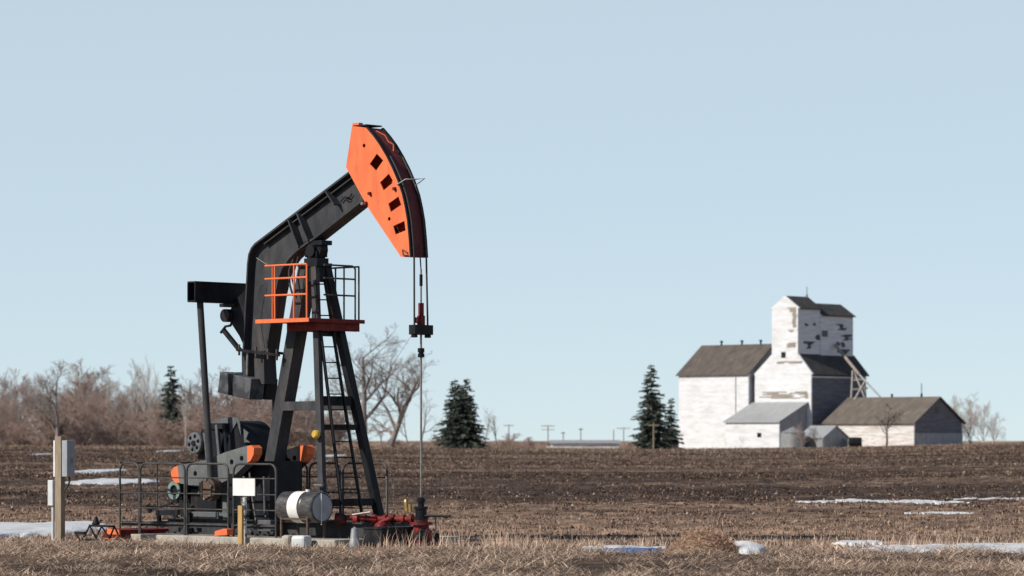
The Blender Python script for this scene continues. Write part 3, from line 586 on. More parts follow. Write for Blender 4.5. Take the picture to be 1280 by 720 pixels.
x = E.at(919.5, 500, -.75).x + 11.7; MB().tube([(x, -.06, zg), (x, -.06, zea - .25)], .05, 6).build('downpipe', M['galv'], an)

sh = thing('driveway_shed', 'white lean-to driveway shed with grey metal roof before the elevator', 'shed', E.w(0, 0), E.rz)
d = 6.3; x1 = E.at(974, 528, -d).x; x0 = E.at(907, 529, -d).x; zs0 = E.at(974, 528, -d).z; zs1 = E.at(1012, 503.5, -.1).z
MB().box(x0, x1, -d, -d + .2, zg, zs0).build('wall', M['siding'], sh)
b = MB()
for a, c in ((x1 - .2, x1), (x0, x0 + .2)):
    b.add([(x, y, z) for x in (a, c) for y, z in ((-d + .2, zg), (-.05, zg), (-.05, zs1 - .1), (-d + .2, zs0))], [(0, 1, 2, 3), (7, 6, 5, 4), (0, 4, 5, 1), (1, 5, 6, 2), (2, 6, 7, 3), (3, 7, 4, 0)])
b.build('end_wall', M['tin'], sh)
yslope(x0 - .25, x1 + .25, -d - .3, zs0 - .02, -.06, zs1, .14).build('roof', M['tinroof'], sh)
a = E.at(946.5, 541, -d - .02); c = E.at(951.5, 546.5, -d - .02); MB().box(a.x, c.x, -d - .03, -d + .02, c.z, a.z).build('window', M['glass'], sh)

B = Frame(1142.5, 458); zgb = -1.2
bn = thing('low_barn', 'long low barn with peeling white walls and brown shingle roof', 'barn', B.o, B.rz)
L = -B.at(1031, 528, 0).x; dB = B.atu(1203.5, 527, 0).y; zeb = B.at(1142.5, 528, 0).z; zrb = B.atu(1173, 497, 0).z
MB().box(-L, 0, 0, .25, zgb, zeb).box(-L, 0, dB - .25, dB, zgb, zeb).build('wall', M['siding2'], bn)
def endwall(x0, x1, D, z0, z1, z2): return MB().add([(x, y, z) for x in (x0, x1) for y, z in ((.25, z0), (D - .25, z0), (D - .25, z1), (D / 2, z2), (.25, z1))], [(0, 1, 2, 3, 4), (9, 8, 7, 6, 5)] + [(i, (i + 1) % 5, (i + 1) % 5 + 5, i + 5) for i in range(5)])
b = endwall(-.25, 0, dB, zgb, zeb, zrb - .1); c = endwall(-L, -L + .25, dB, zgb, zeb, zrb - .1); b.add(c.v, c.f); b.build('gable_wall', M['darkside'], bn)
MB().box(.003, .06, .3, dB - .3, zgb, B.atu(1170, 541.5, 0).z).build('lower_siding', M['tin'], bn)
b = yslope(-L - .3, .35, -.35, zeb - .2, dB / 2, zrb, .15); c = yslope(-L - .3, .35, dB / 2 + .003, zrb, dB + .35, zeb - .2, .15); b.add(c.v, c.f); b.build('roof', M['shingle2'], bn)
q = B.atu(1172, 512.5, .02); MB().box(0, .05, q.y - .4, q.y + .4, q.z - .45, q.z + .45).build('window', M['glass'], bn)
for px, hh, r in ((1152, 2.0, .05), (1115, .5, .14)):
    x = B.at(px, 497, dB / 2).x; MB().tube([(x, dB / 2, zrb), (x, dB / 2, zrb + hh)], r, 6).tube([(x, dB / 2, zrb + .1), (x, dB / 2, zrb + .6)], .15, 8).build('roof_vent', M['black'], bn)

# grain spout on its braced tower over the barn
st = thing('grain_spout', 'sloping grain spout on a pale braced timber tower over the barn roof', 'grain spout', E.w(0, 0), E.rz)
s0, s1, s2 = E.atu(1044, 431, cr + .4), E.atu(1074, 468, 3.2), E.atu(1101, 497, 7.0)
MB().tube([s0, s1], .22, 8).build('spout_pipe', M['bare_wood'], st); MB().tube([s1, s2], .13, 8).build('lower_pipe', M['galv'], st)
TR = lambda x, y, u: E.atu(x, y, u)
M['palewood'] = mat('pale_timber', (.42, .39, .36), (.30, .27, .25), 2, .9)
b = MB()
for p_, q_ in (((1066, 463, 2.2), (1064, 500, 2.2)), ((1067, 463, 2.2), (1083, 502, 4)), ((1081, 477, 3.6), (1068, 500, 3.6)), ((1081, 474, 3.6), (1082, 499, 3.6)), ((1064, 487, 2.2), (1085, 485, 3.9)), ((1066, 475, 2.2), (1082, 474, 3.6))):
    b.bar(TR(*p_), TR(*q_), .20, .20)
b.build('timber_frame', M['palewood'], st)
b = MB()
for p_, q_ in (((1064, 500, 2.2), (1057, 506, 2.2)), ((1070, 497, 3), (1078, 503, 3))): b.bar(TR(*p_), TR(*q_), .4, .4)
b.build('spout_foot', M['palewood'], st)

# round bin, little shed, dark tank
p = spot(991, 447); bi = thing('steel_bin', 'squat round galvanised grain bin beside the lean-to shed', 'grain bin', p)
hb = hgt(541, 447, p[2]); rb = 15.5 / FPX * 447
MB().lathe((0, 0, -.5), (0, 0, 1), [(0, rb), (hb + .5, rb)], 28).build('wall', M['galv'], bi); MB().lathe((0, 0, hb), (0, 0, hb + 1), [(0, rb + .08), (hgt(534, 447, p[2]) - hb, .12), (hgt(533, 447, p[2]) - hb, .0)], 28).build('roof', M['galv'], bi)
S = Frame(1029, 446); ss = thing('gabled_shed', 'small grey sheet metal shed with a bright roof before the barn', 'shed', S.o, S.rz)
hw_ = S.atu(1061, 548, 0).y; zse, zsr = S.atu(1029, 547, 0).z, S.atu(1038, 532.5, 0).z
b = endwall(-.1, 0, hw_, -1, zse, zsr - .05); b.build('gable_wall', M['galv'], ss); MB().box(-4.2, -.1, 0, .1, -1, zse).box(-4.2, -.1, hw_ - .1, hw_, -1, zse).build('wall', M['galv'], ss)
b = yslope(-4.3, .12, -.15, zse - .1, hw_ / 2, zsr, .08); c = yslope(-4.3, .12, hw_ / 2 + .003, zsr, hw_ + .15, zse - .1, .08); b.add(c.v, c.f); b.build('roof', M['tinroof'], ss)
p = spot(1069, 449); tk = thing('fuel_tank', 'small dark fuel tank at the foot of the barn wall', 'tank', p)
MB().lathe((-.85, 0, .75), (.85, 0, .75), [(0, 0), (0, .6), (.05, .68), (1.65, .68), (1.7, .6), (1.7, 0)], 20).build('shell', M['black'], tk); MB().box(-.6, -.45, -.4, .4, -.4, .25).box(.45, .6, -.4, .4, -.4, .25).build('stand', M['black'], tk)

# ------------------------------------------------------------------ pump jack site
J = Frame(392, 60.0); at, atu = J.at, J.atu
def xz(px, py, v): p = at(px, py, v); return (p.x, p.z)
slab = thing('concrete_slab', 'pale concrete slab under the pumpjack', 'slab', J.o, J.rz)
MB().box(-3.9, 2.1, -1.5, 1.6, -.1, .12).build('pad', M['concrete'], slab, bevel=.02)

pj = thing('pumpjack', 'black and orange oil pumpjack with bent walking beam', 'pumpjack', J.o + Vector((0, 0, .0)), J.rz)
# skid
b = MB()
for s in (-.55, .55): b.box(-3.3, 1.9, s - .012, s + .012, .15, .37).box(-3.3, 1.9, s - .10, s + .10, .123, .15).box(-3.3, 1.9, s - .10, s + .10, .37, .40)
for x in (-3.25, -2.1, -.9, .2, 1.2, 1.8): b.box(x, x + .12, -.537, .537, .16, .36)
b.build('skid', M['beam'], pj)
# samson post
ZT = 4.95
rl0, rl1 = Vector((-1.28, 0, .40)), Vector((-.13, 0, ZT)); f0, f1 = .98, .17
P_ = lambda s, t: Vector((f0 + (f1 - f0) * t, s * (.70 + (.13 - .70) * t), .40 + (ZT - .40) * t))
b = MB().bar(rl0, rl1, .035, .24, up=(1, 0, .2)); b.bar(rl0 + Vector((-.11, 0, 0)), rl1 + Vector((-.11, 0, 0)), .27, .03, up=(1, 0, .2)); b.bar(rl0 + Vector((.11, 0, 0)), rl1 + Vector((.11, 0, 0)), .27, .03, up=(1, 0, .2))
b.bar(rl0.lerp(rl1, .0) + Vector((0, -.125, 0)), rl1 + Vector((0, -.125, 0)), .018, .21, up=(1, 0, .2)); b.build('rear_leg', M['beam'], pj)
MB().box(-1.5, -1.05, -.25, .25, .401, .43).build('foot_plate', M['beam'], pj)
for s in (-1, 1):
    b = MB().bar(P_(s, 0), P_(s, 1), .10 if s < 0 else .15, .13 if s < 0 else .14, up=(1, 0, 0)); b.build('front_leg', M['beam'] if s < 0 else M['black'], pj, bevel=.01)
    MB().box(f0 - .2, f0 + .2, s * .7 - .15, s * .7 + .15, .401, .43).build('foot_plate', M['beam'], pj)
zt = lambda py, v=0: (at(438, py, v).z - .40) / (ZT - .40)
for py, w_ in ((415, .13), (501, .17), (534, .10), (628, .13)):
    t_ = zt(py); b = MB().bar(P_(-1, t_) + Vector((-.02, 0, 0)), P_(1, t_) + Vector((-.02, 0, 0)), .10, w_); b.build('cross_brace', M['black'], pj)
for s in (-1, 1):
    t_ = zt(507); a = rl0.lerp(rl1, t_); MB().bar(a + Vector((.1, s * .12, 0)), P_(s, t_) + Vector((-.07, 0, 0)), .05, .16).build('side_brace', M['beam'], pj)
MB().box(-.22, .28, -.19, .19, ZT - .03, ZT + .03).box(.04, .24, -.16, .16, ZT - .30, ZT - .03).build('top_plate', M['black'], pj)
# saddle bearing
b = MB().box(-.10, .24, -.14, .14, ZT + .03, ZT + .12).box(-.03, .17, -.11, .11, ZT + .12, ZT + .36).box(-.10, .34, -.13, .13, 5.30, 5.38)
b.lathe((.08, -.17, 5.2), (.08, .17, 5.2), [(0, 0), (0, .11), (.34, .11), (.34, 0)], 20).prism([(-.03, 5.0), (-.12, 5.15), (-.1, 5.3), (.26, 5.38), (.28, 5.2), (.17, 5.02)], -.09, .09)
for x in (-.07, .20):
    for y in (-.115, .115): b.tube([(x, y, ZT + .14), (x, y, ZT + .24)], .025, 6)
b.build('saddle_bearing', M['black'], pj)
MB().tube([(-.25, -.26, 5.05), (-.32, -.3, 4.85), (-.27, -.33, 4.6), (-.22, -.3, 4.4)], .02, 6).tube([(-.1, -.28, 5.1), (-.2, -.34, 4.7), (-.12, -.3, 4.35)], .014, 6).build('grease_hose', M['rope'], pj)
# ladder
b = MB(); rails = []
for bx_, tx_ in ((428, 393), (452, 406)):
    p0 = atu(bx_, 640, 1.09); p1 = atu(tx_, 350, .28); rails.append((p0, p1)); b.bar(p0, p1, .03, .055, up=(1, 0, 0))
for i in range(15):
    t_ = .03 + i * .068; b.tube([rails[0][0].lerp(rails[0][1], t_), rails[1][0].lerp(rails[1][1], t_)], .013, 6)
b.build('ladder', M['black'], pj)
# platform
ud0, ud1, vd0, vd1 = -.76, .62, -.70, .66; zd = at(386, 401, -.70).z
MB().box(ud0, ud1, vd0, vd1, zd, zd + .02).box(ud0, ud1, vd0 - .012, vd0, zd - .015, zd + .055).build('deck', M['orange'], pj)
MB().box(ud1 + .001, ud1 + .012, vd0 - .01, vd1, zd - .02, zd + .05).box(-.25, .56, -.42, -.34, zd - .16, zd - .002).box(.46, .56, -.34, .60, zd - .16, zd - .002).box(-.25, -.15, -.34, .6, zd - .16, zd - .002).build('deck_frame', M['darkred'], pj)  # front toe board and frame in dark red, shade painted into them
zr = [at(360, y, -.70).z for y in (331, 347.5, 368.5)]
b = MB(); u_ = lambda px: at(px, 360, -.70).x
for px in (343, 367, 383): b.tube([(u_(px), -.69, zd), (u_(px), -.69, zr[0])], .018, 6)
b.tube([(u_(340), -.69, zd), (u_(340), -.69, zr[0])], .012, 6)
for z in zr: b.tube([(u_(331), -.69, z), (u_(383), -.69, z)], .02, 6)
b.build('side_railing', M['orange'], pj)
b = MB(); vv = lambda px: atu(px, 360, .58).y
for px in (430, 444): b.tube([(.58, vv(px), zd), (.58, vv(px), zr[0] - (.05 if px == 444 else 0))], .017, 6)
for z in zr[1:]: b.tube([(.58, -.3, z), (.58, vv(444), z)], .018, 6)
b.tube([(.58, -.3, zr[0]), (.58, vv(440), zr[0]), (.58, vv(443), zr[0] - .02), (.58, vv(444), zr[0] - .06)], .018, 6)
b.build('front_railing', M['pipe'], pj)  # rails darkened to charcoal, the shadow on them is in the colour
b = MB()
for x in (-.7, -.1, .5): b.tube([(x, vd1 - .02, zd), (x, vd1 - .02, zr[0])], .017, 6)
b.tube([(-.7, vd1 - .02, zr[0]), (.5, vd1 - .02, zr[0])], .018, 6); b.build('rear_railing', M['pipe'], pj)
# walking beam: bent I section, web on the centre plane, flanges .2 to each side
HW = .15
outer = [xz(436, 214, -HW), xz(318, 304, -HW), xz(313.5, 309.5, -HW), xz(310, 318, -HW), xz(308.5, 330, -HW), xz(303, 437, -HW)]
inner = [xz(*q, -HW) for q in ((456, 249), (394, 298), (384, 304.5), (372, 313), (361, 323.5), (352.5, 336), (348, 348), (343, 372), (333, 441))]
wb = MB().prism([(x + (.0), z) for x, z in outer] + inner[::-1], -.012, .012).build('walking_beam', M['beam'], pj)
MB().ribbon(outer, -HW, HW, .035).ribbon(inner, -HW, HW, -.035).build('flange', M['beam'], wb)
b = MB()
def rib(x0, y0, x1, y1, w_=.03):
    for s in (-1, 1):
        p, q = xz(x0, y0, -HW), xz(x1, y1, -HW); b.bar((p[0], s * .105, p[1]), (q[0], s * .105, q[1]), .16, w_, up=(1, 0, -.6))
rib(361, 274, 374, 309); rib(372, 266, 386, 301); rib(408, 239, 419, 256)
for s in (-1, 1):
    p, q = xz(330, 305, -.1), xz(440, 222, -.1); b.bar((p[0], s * .06, p[1]), (q[0], s * .06, q[1]), .09, .02)
b.build('stiffener', M['beam'], wb)
# cable loop and conduit on the arm, small hook on the web
MB().tube([at(330, 372, -.23), at(325, 366, -.23), at(326, 358, -.23), at(330, 355, -.23), at(333, 362, -.23), at(330, 372, -.23), at(325, 400, -.23), at(331, 436, -.23)], .010, 5).build('cable', M['rope'], wb)
MB().tube([at(426, 252, -.05), at(431, 246, -.05), at(437, 247, -.05), at(440, 242, -.05)], .012, 5).tube([at(428, 246, -.05), at(434, 251, -.05), at(438, 249, -.05)], .010, 5).build('hook', M['black'], wb)
MB().tube([at(320, 322, -.03), at(334, 331, -.03)], .008, 5).build('grease_line', M['steel'], wb)
# bolted joint and counterweights
g0, g1 = at(296, 437, -.26), at(349, 444, -.26); b = MB()
for s in (-.26, .26): b.bar((g0.x, s, g0.z), (g1.x, s, g1.z), .045, .045)
b.build('clamp_bar', M['black'], pj)
b = MB()
for px in (299, 320, 335, 346):
    p = at(px, 437 + (px - 296) * .13, -.26)
    for s in (-.26, .26): b.tube([(p.x, s, p.z - .10), (p.x, s, p.z + .10)], .022, 6)
b.build('clamp_bolt', M['rust'], pj)
ang = math.atan2(at(313, 473, -.36).z - at(273, 464, -.36).z, at(313, 473, -.36).x - at(273, 464, -.36).x)
cx_, cz_ = at(293, 482, -.36).x, at(293, 482, -.36).z
b = MB()
for x0, x1, y0 in ((300.5, 308, -.17), (316, 329, -.17)):
    a, c = at((x0 + x1) / 2, 443, y0), at((x0 + x1) / 2 + 1, 472, y0); b.bar((a.x, 0, a.z + .06), (c.x, 0, c.z - .12), .30, (x1 - x0) / 51, up=(1, 0, 0))
b.build('hanger', M['beam'], pj)
a, c = at(309.5, 440, -.2), at(309, 468, -.2); MB().tube([a, c], .02, 6).build('adjusting_rod', M['steel'], pj)
for y0, y1 in ((-.36, -.02), (.02, .30)):
    cw = MB().box(-.43, .43, y0, y1, -.19, .19).build('counterweight', M['grey'] if y0 < 0 else M['black'], pj, bevel=.012); cw.location = (cx_, 0, cz_); cw.rotation_euler = (0, -ang, 0)
    if y0 < 0:
        bm_ = MB().box(-.14, -.06, y0 - .012, y0 - .001, -.188, .188).build('strap', M['black'], cw)
M['cwgrey'] = mat('scuffed_black_paint', (.035, .038, .045), (.10, .105, .115), 3.5, .6, lo=.45, hi=.6); 
for o in bpy.data.objects:
    if o.name.startswith('counterweight') and o.parent == pj: o.data.materials[0] = M['cwgrey'] if o.name == 'counterweight' else M['black']
# tail bearing and equalizer
ue = at(250, 378, -.85).x; zq0, zq1 = at(250, 378, -.85).z, at(250, 352, -.85).z; ve = atu(244, 365, ue + .11).y
eq = MB(); eq.box(ue - .11, ue + .11, ve + .004, .98, zq1 - .03, zq1).box(ue - .11, ue + .11, ve + .004, .98, zq0, zq0 + .03).box(ue + .085, ue + .11, ve, .98, zq0 + .03, zq1 - .03).box(ue - .11, ue - .085, ve, .98, zq0 + .03, zq1 - .03).box(ue - .085, ue + .085, ve + .12, ve + .14, zq0 + .03, zq1 - .03)
eq.build('equalizer', M['black'], pj, bevel=.006)
ua = outer[-1][0]
xo = lambda z: outer[-1][0] + (outer[-2][0] - outer[-1][0]) * (z - outer[-1][1]) / (outer[-2][1] - outer[-1][1]) - .002
b = MB().prism([(ue + .115, zq0 + .02), (xo(zq0 + .25), zq0 + .25), (xo(zq0 - .75), zq0 - .75), (xo(zq0 - .7) - .1, zq0 - .60), (ue - .05, zq0 - .25)], -.14, .14)
b.lathe((ue - .02, -.24, zq0 - .22), (ue - .02, .24, zq0 - .22), [(0, 0), (0, .12), (.48, .12), (.48, 0)], 18); b.box(ue - .2, ue + .2, -.2, .2, zq0 - .06, zq0 - .001)
b.build('tail_bearing', M['black'], pj)
a, c = at(279, 412, -.1), at(300, 438, -.1); MB().bar(a, c, .07, .07).tube([at(276, 416, -.12), at(282, 408, -.12), at(288, 407, -.12), at(291, 401, -.12)], .025, 6).build('brake_link', M['black'], pj)
MB().box(ue - .02, ue + .1, -.33, -.29, zq0 + .02, zq0 + .04).build('name_tab', M['white'], pj)
# pitman arms
pb = at(264, 606, -.85)
for s in (-1, 1):
    MB().tube([(ue, s * .85, zq0 + .02), (pb.x, s * .85, pb.z)], .062, 12).build('pitman_arm', M['beam'], pj)
    h = MB().lathe((pb.x + .02, s * .80, pb.z - .08), (pb.x + .02, s * 1.02, pb.z - .08), [(0, 0), (0, .21), (.17, .21), (.19, .17), (.22, .16), (.22, 0)], 24).build('wrist_pin_bearing', M['rust'], pj)
    b = MB()
    for k in range(6):
        t_ = k * math.pi / 3 + .4; b.tube([(pb.x + .02 + .17 * math.cos(t_), s * .99, pb.z - .08 + .17 * math.sin(t_)), (pb.x + .02 + .17 * math.cos(t_), s * 1.03, pb.z - .08 + .17 * math.sin(t_))], .025, 6)
    b.build('bolt', M['steel'], h)
# cranks with orange ends
CR = [xz(*q, -.75) for q in ((222, 582), (258, 575), (282, 565), (309, 557), (309, 579), (290, 597), (262, 611), (224, 604))]
TL = [xz(*q, -.75) for q in ((222, 582.5), (217, 584), (213.5, 590), (214.5, 598), (219, 603), (224, 603.5))]
TRr = [xz(*q, -.75) for q in ((309, 557.5), (314, 556.5), (317.5, 560), (317, 568), (313, 576), (309, 578.5))]
for s in (-1, 1):
    y0, y1 = (-.75, -.55) if s < 0 else (.55, .75)
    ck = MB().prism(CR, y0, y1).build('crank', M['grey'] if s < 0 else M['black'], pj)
    cc = MB()
    for q in ((244, 592), (289.5, 577.5), (302, 573)):
        p = xz(*q, -.75); cc.lathe((p[0], y0 - .05, p[1]), (p[0], y1 + .05, p[1]), [(0, 0), (0, .05), (.3, .05), (.3, 0)], 14, smooth=False)
    cut(ck, cc)
    MB().prism(TL, y0, y1).build('crank_tip', M['orange'], ck); MB().prism(TRr, y0, y1).build('crank_tip', M['orange'], ck)
# gear reducer
b = MB().box(-2.18, -1.42, -.42, .42, .401, 1.30); o = b.build('gear_reducer', M['grey'], pj, bevel=.015)
cc = MB()
for px, py, w_, h_ in ((257, 645, .12, .2), (277, 650, .06, .06)):
    p = at(px, py, -.42); cc.box(p.x - w_, p.x + w_, -.5, -.36, p.z - h_, p.z + h_)
cut(o, cc)
MB().lathe((-1.45, -.60, 1.28), (-1.45, .60, 1.28), [(0, 0), (0, .10), (1.2, .10), (1.2, 0)], 18).build('crankshaft', M['black'], o)
dc = at(283, 560, -.38); dr = .50
dm = MB().lathe((dc.x, -.38, dc.z), (dc.x, .40, dc.z), [(0, 0), (0, dr - .02), (.02, dr), (.76, dr), (.78, dr - .02), (.78, 0)], 48).build('belt_guard', M['black'], pj)
zig = [xz(*q, -.39) for q in ((262, 530), (276, 523), (291, 521), (300, 524), (302, 545), (297, 527), (289, 541), (287, 529), (280, 543), (276, 531), (270, 545))]
MB().prism(zig, -.405, -.385).build('grey_zigzag', M['midgrey'], dm)  # grey zigzag panel on the black drum face
MB().prism([xz(*q, -.39) for q in ((305, 536), (311, 541), (308, 549), (313, 553), (306, 553))], -.405, -.385).build('grey_zigzag', M['midgrey'], dm)
MB().box(-1.417, -.72, -.40, .40, .401, 1.45).build('brake_housing', M['black'], pj)
# ribs and guard struts in front of the drum
b = MB().bar(at(271, 531, -.5), at(277, 597, -.5), .05, .06, up=(1, 0, 0)).bar(at(257, 541, -.5), at(261, 575, -.5), .10, .05, up=(1, 0, 0)).bar(at(281, 540, -.5), at(285, 600, -.5), .04, .04, up=(1, 0, 0)); b.build('guard_strut', M['midgrey'], pj)
b = MB().box(at(262, 530, -.5).x, at(282, 530, -.5).x, -.52, -.40, at(270, 536, -.5).z, at(270, 529, -.5).z); b.build('guard_cap', M['black'], pj)
# small six-hole pulley
sp = at(242, 554, -.62); pu = MB().lathe((sp.x, -.62, sp.z), (sp.x, -.50, sp.z), [(0, 0), (0, .185), (.01, .20), (.11, .20), (.12, .185), (.12, 0)], 32).build('pulley', M['midgrey'], pj)
cc = MB()
for k in range(6):
    t_ = k * math.pi / 3 + .26; cc.lathe((sp.x + .125 * math.cos(t_), -.70, sp.z + .125 * math.sin(t_)), (sp.x + .125 * math.cos(t_), -.40, sp.z + .125 * math.sin(t_)), [(0, 0), (0, .033), (.3, .033), (.3, 0)], 12, smooth=False)
cut(pu, cc)
MB().lathe((sp.x, -.64, sp.z), (sp.x, .1, sp.z), [(0, 0), (0, .05), (.74, .05), (.74, 0)], 14).build('shaft', M['black'], pu)
MB().prism([(sp.x - .05, sp.z - .28), (sp.x + .5, sp.z - .4), (sp.x + .65, sp.z + .15), (sp.x + .35, sp.z + .3), (sp.x + .05, sp.z + .24)], -.48, -.30).build('pulley_bracket', M['black'], pj)
MB().box(sp.x - .05, sp.x + .6, -.3, .3, .401, sp.z - .3).build('gear_foot', M['black'], pj)
b = MB().box(at(238, 655, -.72).x, at(290, 655, -.72).x, -.72, -.43, .401, at(260, 640, -.72).z); o2 = b.build('gear_base', M['midgrey'], pj, bevel=.01); cc = MB()
for px, py, w_, h_ in ((250, 656, .08, .07), (276, 652, .05, .10), (263, 662, .05, .04)):
    p = at(px, py, -.72); cc.box(p.x - w_, p.x + w_, -.8, -.62, p.z - h_, p.z + h_)
cut(o2, cc)
MB().bar(at(289, 592, -.78), at(289, 668, -.78), .05, .11, up=(1, 0, 0)).build('support_strut', M['black'], pj)
MB().bar(at(226, 622, -.76), at(240, 666, -.76), .05, .10, up=(1, 0, 0)).bar(at(236, 640, -.765), at(236, 668, -.765), .05, .10, up=(1, 0, 0)).build('motor_strut', M['black'], pj)
MB().box(at(230, 625, -.7).x, at(262, 625, -.7).x, -.54, -.43, at(245, 640, -.7).z, at(245, 612, -.7).z).build('belt_cover', M['black'], pj, bevel=.01)
MB().tube([at(300, 600, -.85), at(303, 630, -.85), at(306, 655, -.85), at(316, 668, -.85)], .03, 8).tube([at(312, 590, -.6), at(316, 625, -.7), at(322, 662, -.8)], .025, 8).tube([at(330, 596, -.6), at(331, 640, -.7), at(336, 664, -.8)], .025, 8).build('drain_pipe', M['pipe'], pj)
MB().box(at(322, 655, -.9).x, at(338, 655, -.9).x, -.9, -.72, at(330, 664, -.9).z, at(330, 650, -.9).z).build('junction_box', M['midgrey'], pj, bevel=.008)
# motor
mc = at(219, 613, -.62)
mo = MB().lathe((mc.x, -.62, mc.z), (mc.x, .05, mc.z), [(0, 0), (0, .12), (.02, .16), (.10, .17), (.55, .17), (.66, .12), (.66, 0)], 28).build('motor', M['black'], pj)
MB().lathe((mc.x, -.66, mc.z), (mc.x, -.62, mc.z), [(0, .10), (0, .17), (.035, .17), (.035, .10), (0, .10)], 28).build('pulley', M['teal'], mo)
b = MB().bar(at(196, 641, -.55), at(240, 640, -.55), .06, .10).bar(at(199, 640, -.55), at(199, 657, -.55), .05, .07, up=(1, 0, 0)).bar(at(217, 640, -.55), at(228, 660, -.55), .05, .07).bar(at(184, 632, -.55), at(188, 640, -.55), .06, .06)
b.box(mc.x - .25, mc.x + .25, -.5, 0, mc.z - .24, mc.z - .16); b.bar(at(190, 637, -.55), at(215, 629, -.55), .03, .03); b.build('motor_slide', M['black'], pj)
MB().box(mc.x - .55, mc.x + .35, .0, .1, .40, mc.z - .24).build('motor_support', M['black'], pj)
# yellow cap and insulators on the front leg
yb = at(396, 543, -.62); MB().lathe((yb.x, -.70, yb.z), (yb.x, -.55, yb.z), [(0, 0), (0, .05), (.03, .075), (.09, .075), (.14, .03)], 16).build('yellow_cap', M['yellow'], pj)
yb = at(401, 606, -.72); MB().box(yb.x - .1, yb.x + .1, -.80, -.74, yb.z - .012, yb.z + .012).build('clip', M['steel'], pj)
# horse head
HV = .21
arc = [xz(*q, -HV) for q in ((457.5, 159.5), (466, 169.5), (474, 180.5), (482.5, 195), (490, 210), (497, 226.5), (502.5, 243), (506, 259), (508.7, 275), (511, 300), (512.3, 321))]
side = [xz(440, 157.5, -HV)] + arc + [xz(501, 321, -HV), xz(459, 258, -HV), xz(432.5, 209, -HV)]
hh_ = None
for y0 in (-HV, HV - .02):
    pl = MB().prism(side, y0, y0 + .02).build('horse_head' if hh_ is None else 'far_cheek', M['orange'], pj if hh_ is None else hh_)
    if hh_ is None:
        hh_ = pl; cc = MB()
        for quad in (((471, 192), (479, 200.5), (470, 213.5), (462, 205)), ((486, 217), (492, 227.5), (479.5, 238), (475, 228)), ((498, 245.5), (501.5, 256), (488.5, 265), (485.5, 254.5)), ((505.5, 276), (507, 288), (494.5, 293), (491.5, 282.5))):
            cc.prism([xz(*q, -HV) for q in quad], -HV - .1, -HV + .1)
        for qx, qy, r_ in ((455, 182, .035), (486.5, 273.5, .035)):
            c0 = xz(qx, qy, -HV); cc.lathe((c0[0], -HV - .1, c0[1]), (c0[0], -HV + .1, c0[1]), [(0, 0), (0, r_), (.2, r_), (.2, 0)], 14, smooth=False)
        cut(pl, cc)
MB().ribbon(arc, -HV + .021, HV - .021, -.03).build('face_plate', M['orange_shade'], hh_)
arc_in = [(x - .0, z) for x, z in arc]
MB().ribbon(arc, -HV - .004, -HV + .05, .03).ribbon(arc, HV - .05, HV + .004, .03).build('rim', M['black'], hh_)
b = MB().bar((side[0][0], -HV + .02, side[0][1] - .012), (side[0][0], HV - .02, side[0][1] - .012), .02, .02)
bk = side[-1]; b.add([(side[0][0], y, side[0][1]) for y in (-HV + .021, HV - .021)] + [(bk[0], y, bk[1]) for y in (HV - .021, -HV + .021)], [(0, 1, 2, 3)]); bl = side[-2]
b.add([(bk[0], y, bk[1]) for y in (-HV + .021, HV - .021)] + [(bl[0], y, bl[1]) for y in (HV - .021, -HV + .021)], [(0, 1, 2, 3)]); bb_ = side[-3]
b.add([(bl[0], y, bl[1]) for y in (-HV + .021, HV - .021)] + [(bb_[0], y, bb_[1]) for y in (HV - .021, -HV + .021)], [(0, 1, 2, 3)])
b.build('back_plate', M['orange_shade'], hh_)
MB().box(side[0][0] - .005, arc[0][0] - .005, -HV + .022, HV - .022, side[0][1] - .012, side[0][1] + .012).build('top_cap', M['black'], hh_)
p = at(447, 156, -.15); MB().box(p.x - .08, p.x + .08, -.2, -.1, p.z - .01, p.z + .03).build('lifting_lug', M['orange'], hh_)
b = MB()
for q in ((458, 254), (463, 242), (494, 236)):
    c0 = xz(*q, -HV); b.lathe((c0[0], -HV - .05, c0[1]), (c0[0], -HV + .01, c0[1]), [(0, 0), (0, .03), (.06, .035)], 10)
b.build('pin', M['darkred'], hh_); c0 = xz(457, 254.5, -HV); MB().lathe((c0[0] - .03, -HV - .07, c0[1]), (c0[0] - .03, -HV, c0[1]), [(0, 0), (0, .028), (.07, .028)], 10).build('bolt', M['steel'], hh_)
lp = [at(496, 231, -HV - .02), at(507, 224, -HV - .02)]; l2 = atu(531, 223, lp[1].x + .14); l3 = atu(519, 232, lp[1].x + .12)
MB().tube([lp[0], lp[1], (lp[1].x + .12, -.1, lp[1].z), l2, l3], .011, 6).build('rope_keeper', M['galv'], hh_)
MB().tube([at(509, 316, -.23), at(503, 312, -.23), at(504, 319, -.23), at(510, 319, -.23)], .012, 6).build('wire_hook', M['rust'], hh_)
t0, t1 = arc[0], arc[2]; MB().tube([(t0[0] + .16, -.12, t0[1] - .06), (t0[0] + .28, -.02, t0[1] - .14), (t0[0] + .34, 0, t0[1] - .25), (t0[0] + .42, .05, t0[1] - .3), (t0[0] + .42, .05, t0[1] - .42)], .012, 6).build('loose_wire', M['orange'], hh_)
